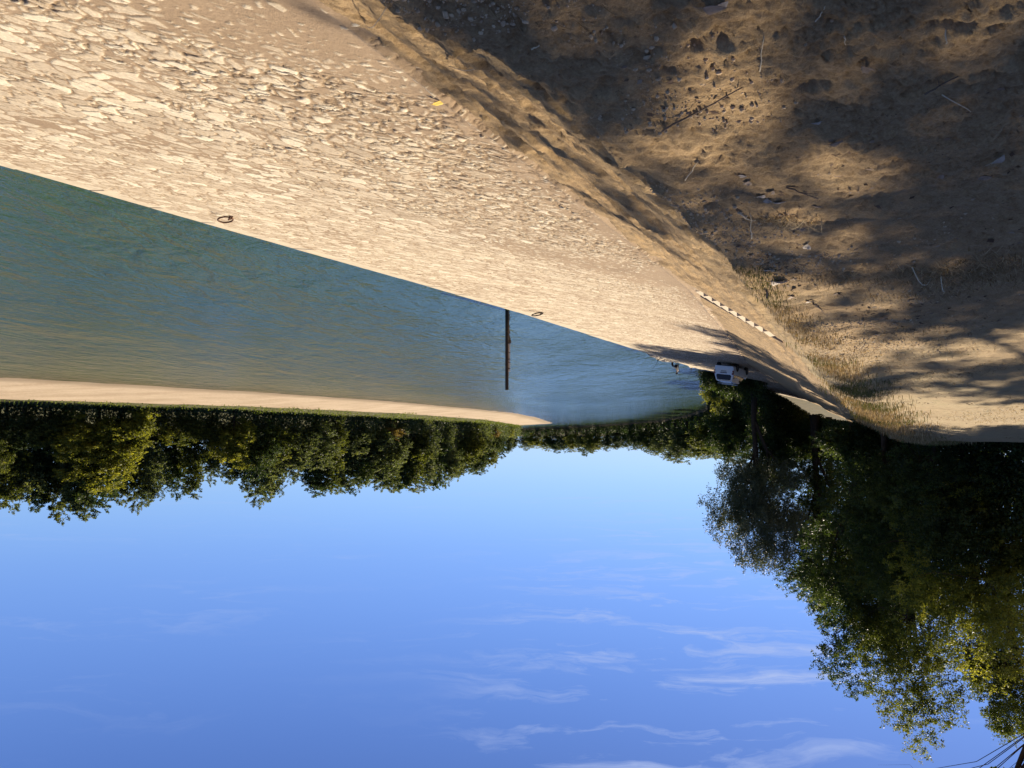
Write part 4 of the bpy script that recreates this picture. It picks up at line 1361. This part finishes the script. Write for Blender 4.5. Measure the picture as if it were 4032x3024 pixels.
# ------------------------------------------------------------------ seated angler, stool and rods
M_SKIN = plain("skin", (0.42, 0.26, 0.19), 0.6, 0.4, 0, 0.1)
M_SHIRT = plain("pale_shirt", (0.55, 0.55, 0.52), 0.9, 0.2, 0, 0.15)
M_TROUS = plain("dark_trousers", (0.018, 0.016, 0.022), 0.9, 0.2)
M_HAIR = plain("dark_hair", (0.012, 0.010, 0.012), 0.7, 0.3)
M_CARB = plain("rod_carbon", (0.05, 0.055, 0.06), 0.5, 0.5)


def skin_obj(name, verts, edges, radii, mat, parent, root=0, sub=2):
    me = bpy.data.meshes.new(name)
    me.from_pydata(verts, edges, [])
    o = link(bpy.data.objects.new(name, me), parent)
    md = o.modifiers.new("skin", 'SKIN'); md.use_smooth_shade = True
    for v, r in zip(me.skin_vertices[0].data, radii):
        v.radius = (r, r) if not isinstance(r, tuple) else r
        v.use_root = False
    me.skin_vertices[0].data[root].use_root = True
    sb = o.modifiers.new("sub", 'SUBSURF'); sb.levels = sub; sb.render_levels = sub
    me.materials.append(mat)
    return o


ap = at_y(2678, 1440, 77.0)
azm = 0.05
ledge_z = 0.05
# a narrow stone ledge at water level carries stool, rods and rocks
lg = MB()
for k in range(9):
    y = 63.5 + k * 2.35
    x = float(L(edge, y, 1)); x2 = float(L(edge, y + 2.3, 1))
    lg.prism([(x + 0.02, y, ledge_z), (x + 1.9, y, ledge_z - 0.08), (x + 2.1, y, -1.5), (x + 0.02, y, -1.5)], (x2 - x, 2.33, 0))
lg.build("stone_ledge", M_KERB)["kind"] = "structure"
ax_ = float(L(edge, 77.0, 1)) + 0.75
per = empty("person", (ax_, 77.0, ledge_z), R(-60))     # local +y looks out over the water
tag(per, "seated angler in pale shirt and dark trousers watching the rods beyond the kerb", "person")
bv_ = [(0, 0, 0.50), (0, 0.02, 0.66), (0, 0.0, 0.84), (0, 0.0, 0.99), (0, 0.03, 1.07), (0, 0.05, 1.17), (0, 0.06, 1.27),
       (0.11, 0.05, 0.50), (0.16, 0.42, 0.50), (0.16, 0.50, 0.27), (0.16, 0.46, 0.07), (0.17, 0.60, 0.04),
       (-0.11, 0.05, 0.50), (-0.16, 0.42, 0.50), (-0.17, 0.52, 0.27), (-0.17, 0.48, 0.07), (-0.18, 0.62, 0.04),
       (0.19, 0.0, 0.96), (0.25, 0.06, 0.74), (0.15, 0.30, 0.66), (0.12, 0.38, 0.66),
       (-0.19, 0.0, 0.96), (-0.25, 0.06, 0.74), (-0.15, 0.30, 0.64), (-0.12, 0.38, 0.64)]
be_ = [(0, 1), (1, 2), (2, 3), (3, 4), (4, 5), (5, 6), (0, 7), (7, 8), (8, 9), (9, 10), (10, 11), (0, 12), (12, 13), (13, 14), (14, 15), (15, 16),
       (3, 17), (17, 18), (18, 19), (19, 20), (3, 21), (21, 22), (22, 23), (23, 24)]
br_ = [0.13, 0.12, 0.135, 0.10, 0.05, 0.085, 0.075, 0.085, 0.065, 0.05, 0.04, 0.035, 0.085, 0.065, 0.05, 0.04, 0.035, 0.06, 0.042, 0.032, 0.03, 0.06, 0.042, 0.032, 0.03]
for hi in (20, 24):                      # five fingers grown out of each palm
    hx, hy, hz = bv_[hi]
    for k in range(4):
        o_ = (k - 1.5) * 0.019; a_ = len(bv_)
        bv_ += [(hx + o_ * 1.1, hy + 0.055 + 0.006 * (k in (1, 2)), hz - 0.004), (hx + o_, hy + 0.085, hz - 0.03)]
        be_ += [(hi, a_), (a_, a_ + 1)]; br_ += [0.009, 0.007]
    a_ = len(bv_); sg = 1 if hx < 0 else -1
    bv_ += [(hx + sg * 0.035, hy + 0.02, hz), (hx + sg * 0.045, hy + 0.05, hz - 0.015)]; be_ += [(hi - 1, a_), (a_, a_ + 1)]; br_ += [0.011, 0.008]
a_ = len(bv_)                            # nose and ears
bv_ += [(0, 0.155, 1.175), (0.095, 0.05, 1.18), (-0.095, 0.05, 1.18)]; be_ += [(5, a_), (5, a_ + 1), (5, a_ + 2)]; br_ += [0.016, 0.02, 0.02]
skin_obj("body", bv_, be_, br_, M_SKIN, per)
sv = [bv_[i] for i in (0, 1, 2, 3, 17, 18, 21, 22)]
skin_obj("shirt", sv, [(0, 1), (1, 2), (2, 3), (3, 4), (4, 5), (3, 6), (6, 7)], [0.145, 0.135, 0.15, 0.115, 0.078, 0.06, 0.078, 0.06], M_SHIRT, per)
tv = [bv_[i] for i in (0, 7, 8, 9, 10, 12, 13, 14, 15)]
skin_obj("trousers", tv, [(0, 1), (1, 2), (2, 3), (3, 4), (0, 5), (5, 6), (6, 7), (7, 8)], [0.15, 0.1, 0.08, 0.066, 0.06, 0.1, 0.08, 0.066, 0.06], M_TROUS, per)
hb = bmesh.new(); bmesh.ops.create_uvsphere(hb, u_segments=16, v_segments=10, radius=0.105)
for v in list(hb.verts):
    v.co.y *= 1.12
    if v.co.z < -0.02 and v.co.y > -0.02: v.co.z = -0.02
me = bpy.data.meshes.new("hair"); hb.to_mesh(me); hb.free(); me.materials.append(M_HAIR)
ho = link(bpy.data.objects.new("hair", me), per); ho.location = (0, 0.045, 1.24)
stool = empty("folding_stool", (ax_, 77.0, ledge_z), R(-60)); tag(stool, "folding stool with thin splayed legs under the angler", "stool")
mb = MB(); mb.box((0, 0, 0.39), (0.42, 0.36, 0.03), bevel=0.01); mb.build("seat", M_TROUS, stool)
for sx in (-1, 1):
    for sy in (-1, 1):
        mb = MB(); mb.tube([(sx * 0.18, -sy * 0.14, 0.38), (sx * 0.24, sy * 0.24, 0.0)], 0.014, 6); mb.build("leg", M_IROND, stool)

for i, (b, t_, lab) in enumerate([((2593, 1418), (2560, 1470), "fishing rod leaning steeply out over the pale rocks"),
                                  ((2672, 1440), (2678, 1508), "nearly upright fishing rod right beside the angler"),
                                  ((2723, 1453), (2697, 1527), "longest fishing rod, leaning out next to the reeds")]):
    y0 = [70.0, 76.0, 80.0][i]
    xb_ = float(L(edge, y0, 1)) + 0.5
    A = at_y(b[0], b[1], y0); B = at_y(t_[0], t_[1], y0 + 1.2)
    rod = empty("fishing_rod", (A.x, A.y, ledge_z)); tag(rod, lab, "fishing rod", "fishing rods set up along the kerb")
    Al = Vector((0, 0, A.z - ledge_z)); Bl = B - A + Al
    foot = Al - (Bl - Al).normalized() * 0.5; foot.z = max(foot.z, 0.02)
    mb = MB(); mb.tube([foot, Al, Al.lerp(Bl, 0.5), Bl, Bl + (Bl - Al) * 0.35], [0.022, 0.018, 0.012, 0.008, 0.004], 6); mb.build("blank", M_CARB, rod)
    mb = MB(); mb.tube([Al + Vector((0.03, 0, -0.08)), Al + Vector((0.09, 0, 0.05))], [0.06, 0.05], 8); mb.build("reel", M_CARB, rod)
    mb = MB(); mb.tube([Vector((0.05, 0.1, 0)), Al.lerp(Bl, 0.08)], 0.012, 6); mb.build("rod_rest", M_IROND, rod)

# ------------------------------------------------------------------ white car
M_PAINT = plain("white_paint", (0.86, 0.87, 0.88), 0.22, 0.5, 0, 0.015, 1.0)
M_GLASS = plain("dark_glass", (0.012, 0.016, 0.024), 0.05, 0.8, 0, 0.1, 1.0)
M_TYRE = plain("tyre_rubber", (0.02, 0.019, 0.018), 0.9, 0.2, 0, 0.3)
M_ALLOY = plain("wheel_rim", (0.22, 0.22, 0.23), 0.4, 0.5, 0.6, 0.1)
M_TRIM = plain("black_trim", (0.018, 0.018, 0.02), 0.6, 0.3, 0, 0.2)
M_TAIL = plain("tail_light", (0.22, 0.012, 0.012), 0.2, 0.6, 0, 0.15)
M_CLEAR = plain("clear_lens", (0.62, 0.60, 0.56), 0.2, 0.6, 0, 0.1)
M_PLATE = plain("plate_face", (0.42, 0.43, 0.42), 0.5, 0.4, 0, 0.1)

car_p = at_h(2884, 1437, 6.55)
car_y = car_p.y + 2.0
hd = R(34)
car = empty("car", (car_p.x - 0.62, car_y, 0.0), hd)
tag(car, "white estate car with roof bars parked at the end of the paving, seen from behind", "car")
# stations along the length: y, sill z, belt half width, belt z, roof half width, roof z, bottom half width
SEC = [(-2.20, 0.46, 0.78, 0.98, 0.0, 0, 0.74), (-2.16, 0.32, 0.86, 1.00, 0.0, 0, 0.82), (-1.9, 0.26, 0.89, 1.02, 0, 0, 0.86), (-1.2, 0.25, 0.90, 1.00, 0, 0, 0.87), (0.0, 0.25, 0.90, 0.97, 0, 0, 0.87),
       (0.95, 0.25, 0.90, 0.98, 0, 0, 0.87), (1.55, 0.25, 0.88, 0.93, 0, 0, 0.86), (2.0, 0.28, 0.80, 0.82, 0, 0, 0.80), (2.2, 0.36, 0.62, 0.66, 0, 0, 0.66)]
bm = bmesh.new(); rings = []
for y, zs, wb, zb, _, _, w0 in SEC:
    half = [(w0 * 0.9, zs), (w0, zs + 0.06), (wb * 1.0, zs + 0.28), (wb * 1.005, zs + 0.48 * (zb - zs) / 0.75 + 0.06), (wb * 0.985, zb - 0.06), (wb * 0.95, zb)]
    pts = [(-x, z) for x, z in half] + [(x, z) for x, z in half[::-1]]
    rings.append([bm.verts.new((x, y, z)) for x, z in pts])
for r0, r1 in zip(rings, rings[1:]):
    for k in range(len(r0)): bm.faces.new((r0[k], r0[(k + 1) % len(r0)], r1[(k + 1) % len(r0)], r1[k]))
bm.faces.new(rings[0]); bm.faces.new(rings[-1][::-1])
# greenhouse
GH = [(-2.13, 0.83, 0.985, 0.0), (-1.86, 0.69, 1.60, 0.0), (-1.5, 0.68, 1.665, 0), (-0.4, 0.69, 1.69, 0), (0.25, 0.67, 1.66, 0), (1.12, 0.80, 0.99, 0)]
gr_ = []
for y, wt, zt, _ in GH:
    zb = 0.95
    zb2 = min(zb, zt - 0.03)
    pts = [(-0.86, zb2), (-wt - 0.015, zt - 0.05 if zt > 1.1 else zt - 0.01), (-wt + 0.06, zt), (0, zt + (0.02 if zt > 1.1 else 0)), (wt - 0.06, zt), (wt + 0.015, zt - 0.05 if zt > 1.1 else zt - 0.01), (0.86, zb2)]
    gr_.append([bm.verts.new((x, y, z)) for x, z in pts])
for r0, r1 in zip(gr_, gr_[1:]):
    for k in range(len(r0) - 1): bm.faces.new((r0[k], r0[k + 1], r1[k + 1], r1[k]))
bm.faces.new(gr_[0]); bm.faces.new(gr_[-1][::-1])
bmesh.ops.recalc_face_normals(bm, faces=bm.faces)
me = bpy.data.meshes.new("body"); bm.to_mesh(me); bm.free(); me.materials.append(M_PAINT)
body = link(bpy.data.objects.new("body", me), car)
bvm = body.modifiers.new("bevel", 'BEVEL'); bvm.width = 0.025; bvm.segments = 3; bvm.limit_method = 'ANGLE'; bvm.angle_limit = R(22)
me.polygons.foreach_set("use_smooth", np.ones(len(me.polygons), dtype=bool))
body.modifiers.new("wn", 'WEIGHTED_NORMAL')


def quad_panel(name, pts, mat, parent, off=0.012):
    """thin panel lying just proud of the bodywork"""
    P = [Vector(p) for p in pts]
    nrm = (P[1] - P[0]).cross(P[-1] - P[0]).normalized()
    c = sum(P, Vector()) / len(P)
    if nrm.dot(c - Vector((0, 0, 0.9))) < 0: nrm = -nrm
    mb = MB(); mb.prism([p + nrm * (off - 0.02) for p in P], nrm * 0.02)
    return mb.build(name, mat, parent)


def rear_y(z): return -2.13 + (z - 0.985) * (0.27 / 0.615)
def side_x(z): return 0.865 - (z - 0.95) * (0.175 / 0.60)


zb, zt = 1.07, 1.52
quad_panel("rear_window", [(-0.58, rear_y(zb), zb), (0.58, rear_y(zb), zb), (0.68, rear_y(1.18), 1.18), (0.60, rear_y(zt), zt), (-0.60, rear_y(zt), zt), (-0.68, rear_y(1.18), 1.18)], M_GLASS, car)
for sx in (-1, 1):
    for (ya, yb, yc, yd) in ((-1.78, -1.12, -1.14, -1.62), (-1.02, -0.10, -0.14, -1.04), (0.0, 0.92, 0.36, -0.04)):
        z0, z1 = 1.01, 1.53
        quad_panel("side_window", [(sx * side_x(z0), ya, z0), (sx * side_x(z0), yb, z0), (sx * side_x(z1), yc, z1), (sx * side_x(z1), yd, z1)], M_GLASS, car)
    mb = MB(); mb.box((sx * 0.80, -2.13, 0.87), (0.15, 0.14, 0.36), bevel=0.03); tl_ = mb.build("tail_light", M_TAIL, car)
    mb = MB(); mb.box((sx * 0.80, -2.185, 0.86), (0.11, 0.05, 0.09), bevel=0.01); mb.build("lens", M_CLEAR, tl_)
    mb = MB(); mb.box((sx * 1.0, 0.72, 1.03), (0.20, 0.12, 0.15), bevel=0.04); mb.build("wing_mirror", M_PAINT if sx < 0 else M_TRIM, car)
    mb = MB(); mb.tube([(sx * 0.62, -1.6, 1.68), (sx * 0.62, -1.5, 1.74), (sx * 0.63, -0.3, 1.76), (sx * 0.62, 0.15, 1.70)], 0.02, 8); mb.build("roof_rail", M_TRIM, car)
    mb = MB(); mb.box((sx * 0.66, 2.02, 0.68), (0.26, 0.16, 0.16), R_ := Matrix.Rotation(-sx * 0.5, 3, 'Z'), 0.03); mb.build("headlight", M_CLEAR, car)
    mb = MB(); mb.box((sx * 0.905, -0.75, 0.80), (0.02, 0.16, 0.03), bevel=0.006); mb.build("door_handle", M_TRIM, car)
    for wy in (-1.32, 1.38):
        w = empty("wheel", (0, 0, 0)); w.parent = car; w.location = (sx * 0.80, wy, 0.315)
        mb = MB()
        prof = [(0.0, 0.315 - 0.01)]
        n = 24
        bmw = mb.bm; rr_ = []
        for xx, rad in ((-0.10, 0.20), (-0.105, 0.285), (-0.085, 0.312), (0.085, 0.312), (0.105, 0.285), (0.10, 0.20)):
            rr_.append([bmw.verts.new((xx, rad * math.cos(2 * math.pi * k / n), rad * math.sin(2 * math.pi * k / n))) for k in range(n)])
        for a_, b_ in zip(rr_, rr_[1:]):
            for k in range(n): bmw.faces.new((a_[k], a_[(k + 1) % n], b_[(k + 1) % n], b_[k]))
        mb.build("tyre", M_TYRE, w, smooth=True)
        mb = MB(); mb.tube([(-0.07, 0, 0), (0.085 * sx, 0, 0)], 0.205, 20)
        for k in range(5):
            a = k * 1.2566
            mb.box((0.09 * sx, math.cos(a) * 0.11, math.sin(a) * 0.11), (0.03, 0.05, 0.17), Matrix.Rotation(0, 3, 'X'))
        mb.build("rim", M_ALLOY, w)
        mb = MB(); mb.tube([(sx * 0.70 - sx * 0.79, 0, 0), (sx * 0.116, 0, 0)], [0.365, 0.365], 22); wa = mb.build("wheel_arch", M_TRIM, w)
        wa.scale = (1, 1, 1)
        wa.location = (-0.012 * sx, 0, 0.01)
quad_panel("windscreen", [(-0.72, 1.02, 1.08), (0.72, 1.02, 1.08), (0.60, 0.38, 1.57), (-0.60, 0.38, 1.57)], M_GLASS, car, 0.03)
mb = MB(); mb.box((0.0, -2.185, 0.93), (0.60, 0.05, 0.075), bevel=0.02); bs = mb.build("badge_strip", M_TRIM, car)
mb = MB(); mb.box((0.0, -2.215, 0.80), (0.50, 0.02, 0.115), bevel=0.004); npl = mb.build("number_plate", M_PLATE, car)
mb = MB(); mb.box((0, -2.17, 0.43), (1.60, 0.14, 0.22), bevel=0.05); mb.build("bumper", M_PAINT, car)
mb = MB(); mb.box((0, -2.14, 0.29), (1.45, 0.14, 0.10), bevel=0.03); mb.build("bumper_trim", M_TRIM, car)
mb = MB(); mb.box((0, -1.93, 1.635), (1.2, 0.22, 0.035), bevel=0.012); mb.build("spoiler", M_PAINT, car)
M_BAR = plain("alloy_bar", (0.62, 0.62, 0.62), 0.35, 0.5, 0.7, 0.05)
for by in (-1.25, -0.15):
    mb = MB(); mb.box((0, by, 1.80), (1.45, 0.07, 0.03), bevel=0.01); mb.build("roof_bar", M_BAR, car)
    for sx in (-1, 1):
        mb = MB(); mb.box((sx * 0.62, by, 1.765), (0.06, 0.09, 0.06), bevel=0.01); mb.build("bar_foot", M_TRIM, car)
# stand the car on the paving with all four wheels
Rz = Matrix.Rotation(hd, 3, 'Z')
cs = []
for lx, ly in ((-0.8, -1.32), (0.8, -1.32), (-0.8, 1.38), (0.8, 1.38)):
    q = Rz @ Vector((lx, ly, 0)); q = q + Vector((car.location.x, car.location.y, 0)); cs.append((q, land_z(q.x, q.y)))
zr = sum(c[1] for c in cs) / 4
fy = ((cs[2][1] + cs[3][1]) - (cs[0][1] + cs[1][1])) / 2 / 2.7
fx = ((cs[1][1] + cs[3][1]) - (cs[0][1] + cs[2][1])) / 2 / 1.6
car.location.z = zr + 0.0
car.rotation_mode = 'QUATERNION'
up = (Rz @ Vector((-fx, -fy, 1))).normalized()
car.rotation_quaternion = Vector((0, 0, 1)).rotation_difference(up) @ Quaternion((0, 0, 1), hd)

# ------------------------------------------------------------------ light and sky
SUN_AZ, SUN_EL = R(-31), R(36)
sd = Vector((math.sin(SUN_AZ) * math.cos(SUN_EL), math.cos(SUN_AZ) * math.cos(SUN_EL), math.sin(SUN_EL)))
sun = bpy.data.lights.new("sun", 'SUN'); sun.energy = 5.0; sun.angle = R(0.53); sun.color = (1.0, 0.87, 0.68)
so = link(bpy.data.objects.new("sun", sun)); so.rotation_euler = sd.to_track_quat('Z', 'Y').to_euler(); so.location = (0, 0, 60)

world = bpy.data.worlds.new("World"); scene.world = world; world.use_nodes = True
nt = world.node_tree; N = nt.nodes; Lk = nt.links
bg = N["Background"]
sky = N.new('ShaderNodeTexSky'); sky.sky_type = 'NISHITA'; sky.sun_disc = False
sky.sun_elevation = SUN_EL; sky.sun_rotation = SUN_AZ; sky.altitude = 100; sky.air_density = 1.0; sky.dust_density = 0.3; sky.ozone_density = 2.2


def wn(typ, **kw):
    n = N.new(typ)
    for k, v in kw.items(): setattr(n, k, v)
    return n


def wmath(op, a, b=0.0, clamp=False):
    m = wn('ShaderNodeMath', operation=op); m.use_clamp = clamp
    for s, v in ((m.inputs[0], a), (m.inputs[1], b)):
        if isinstance(v, bpy.types.NodeSocket): Lk.new(v, s)
        else: s.default_value = v
    return m.outputs[0]


# high cirrus on a flat layer overhead
geo = wn('ShaderNodeNewGeometry')
neg = wn('ShaderNodeVectorMath', operation='SCALE'); neg.inputs['Scale'].default_value = -1.0; Lk.new(geo.outputs['Incoming'], neg.inputs[0])
sep = wn('ShaderNodeSeparateXYZ'); Lk.new(neg.outputs[0], sep.inputs[0])
zc_ = wmath('ADD', wmath('MAXIMUM', sep.outputs['Z'], 0.0), 0.06)
cxy = wn('ShaderNodeCombineXYZ'); Lk.new(wmath('DIVIDE', sep.outputs['X'], zc_), cxy.inputs[0]); Lk.new(wmath('DIVIDE', sep.outputs['Y'], zc_), cxy.inputs[1])
mp = wn('ShaderNodeMapping'); mp.inputs['Rotation'].default_value = (0, 0, R(-18)); mp.inputs['Scale'].default_value = (0.8, 2.7, 1.0); mp.inputs['Location'].default_value = (3.1, 0.4, 0)
Lk.new(cxy.outputs[0], mp.inputs['Vector'])
warp = wn('ShaderNodeTexNoise'); warp.inputs['Scale'].default_value = 1.3; warp.inputs['Detail'].default_value = 4
Lk.new(cxy.outputs[0], warp.inputs['Vector'])
wv = wn('ShaderNodeVectorMath', operation='SCALE'); wv.inputs['Scale'].default_value = 1.5; Lk.new(warp.outputs['Color'], wv.inputs[0])
wa_ = wn('ShaderNodeVectorMath', operation='ADD'); Lk.new(mp.outputs[0], wa_.inputs[0]); Lk.new(wv.outputs[0], wa_.inputs[1])
cn = wn('ShaderNodeTexNoise'); cn.inputs['Scale'].default_value = 1.7; cn.inputs['Detail'].default_value = 12; cn.inputs['Roughness'].default_value = 0.64; cn.inputs['Distortion'].default_value = 0.5
Lk.new(wa_.outputs[0], cn.inputs['Vector'])
patch = wn('ShaderNodeTexNoise'); patch.inputs['Scale'].default_value = 0.9; patch.inputs['Detail'].default_value = 3; patch.inputs['Distortion'].default_value = 0.6
Lk.new(cxy.outputs[0], patch.inputs['Vector'])
r1 = wn('ShaderNodeMapRange'); r1.inputs['From Min'].default_value = 0.52; r1.inputs['From Max'].default_value = 0.78; Lk.new(cn.outputs['Fac'], r1.inputs['Value'])
r2 = wn('ShaderNodeMapRange'); r2.inputs['From Min'].default_value = 0.40; r2.inputs['From Max'].default_value = 0.66; Lk.new(patch.outputs['Fac'], r2.inputs['Value'])
# the cirrus is thickest in one bank of the sky, ahead and a little to the left of the river
cd = Vector((math.sin(R(-14)) * math.cos(R(21)), math.cos(R(-14)) * math.cos(R(21)), math.sin(R(21))))
cdot = wn('ShaderNodeVectorMath', operation='DOT_PRODUCT'); Lk.new(neg.outputs[0], cdot.inputs[0]); cdot.inputs[1].default_value = cd
r3 = wn('ShaderNodeMapRange'); r3.interpolation_type = 'SMOOTHSTEP'; r3.inputs['From Min'].default_value = math.cos(R(21)); r3.inputs['From Max'].default_value = math.cos(R(3)); Lk.new(cdot.outputs['Value'], r3.inputs['Value'])
dens = wmath('ADD', wmath('MULTIPLY', r2.outputs[0], 0.28), wmath('MULTIPLY', r3.outputs[0], 0.90))
cl = wmath('MULTIPLY', wmath('MULTIPLY', r1.outputs[0], dens), 0.95, True)
# sky gradient by elevation, brighter towards the sun, blended with the physical sky
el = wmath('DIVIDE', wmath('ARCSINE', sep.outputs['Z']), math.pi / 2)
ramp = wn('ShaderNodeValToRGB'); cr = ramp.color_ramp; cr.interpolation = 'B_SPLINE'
stops = [(0.0, (0.36, 0.60, 0.94)), (0.035, (0.27, 0.51, 0.95)), (0.085, (0.18, 0.37, 0.90)), (0.145, (0.135, 0.29, 0.78)), (0.21, (0.085, 0.195, 0.60)), (0.27, (0.066, 0.15, 0.49)), (0.42, (0.055, 0.068, 0.11)), (1.0, (0.050, 0.048, 0.050))]  # overhead stops, out of frame, greyed and darkened to cut blue fill light
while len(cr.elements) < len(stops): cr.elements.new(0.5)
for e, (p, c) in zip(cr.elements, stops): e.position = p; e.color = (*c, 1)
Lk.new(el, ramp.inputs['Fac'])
dt = wn('ShaderNodeVectorMath', operation='DOT_PRODUCT'); Lk.new(neg.outputs[0], dt.inputs[0]); dt.inputs[1].default_value = (math.sin(SUN_AZ), math.cos(SUN_AZ), 0.0)
sunside = wmath('ADD', wmath('MULTIPLY', wmath('POWER', wmath('MAXIMUM', dt.outputs['Value'], 0.0), 3.0), 0.26), 0.95)
SKYK = 1.0 / 0.085 / 1.74
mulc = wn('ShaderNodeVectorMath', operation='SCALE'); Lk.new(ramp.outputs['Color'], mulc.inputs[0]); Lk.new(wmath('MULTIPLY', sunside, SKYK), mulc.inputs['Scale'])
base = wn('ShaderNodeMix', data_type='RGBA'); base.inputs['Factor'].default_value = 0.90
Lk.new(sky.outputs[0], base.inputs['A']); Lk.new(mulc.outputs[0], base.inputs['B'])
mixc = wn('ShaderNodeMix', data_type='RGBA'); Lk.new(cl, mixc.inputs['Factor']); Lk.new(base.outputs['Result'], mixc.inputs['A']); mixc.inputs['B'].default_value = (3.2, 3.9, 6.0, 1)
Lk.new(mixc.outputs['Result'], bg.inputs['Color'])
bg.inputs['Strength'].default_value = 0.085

scene.view_settings.view_transform = 'Standard'
scene.view_settings.look = 'None'
scene.view_settings.exposure = 0.8
scene.view_settings.gamma = 1.0
scene.render.engine = 'CYCLES'
scene.cycles.max_bounces = 6
scene.cycles.diffuse_bounces = 3
scene.cycles.glossy_bounces = 3
scene.cycles.transmission_bounces = 4
scene.cycles.use_denoising = True
scene.cycles.sample_clamp_indirect = 6
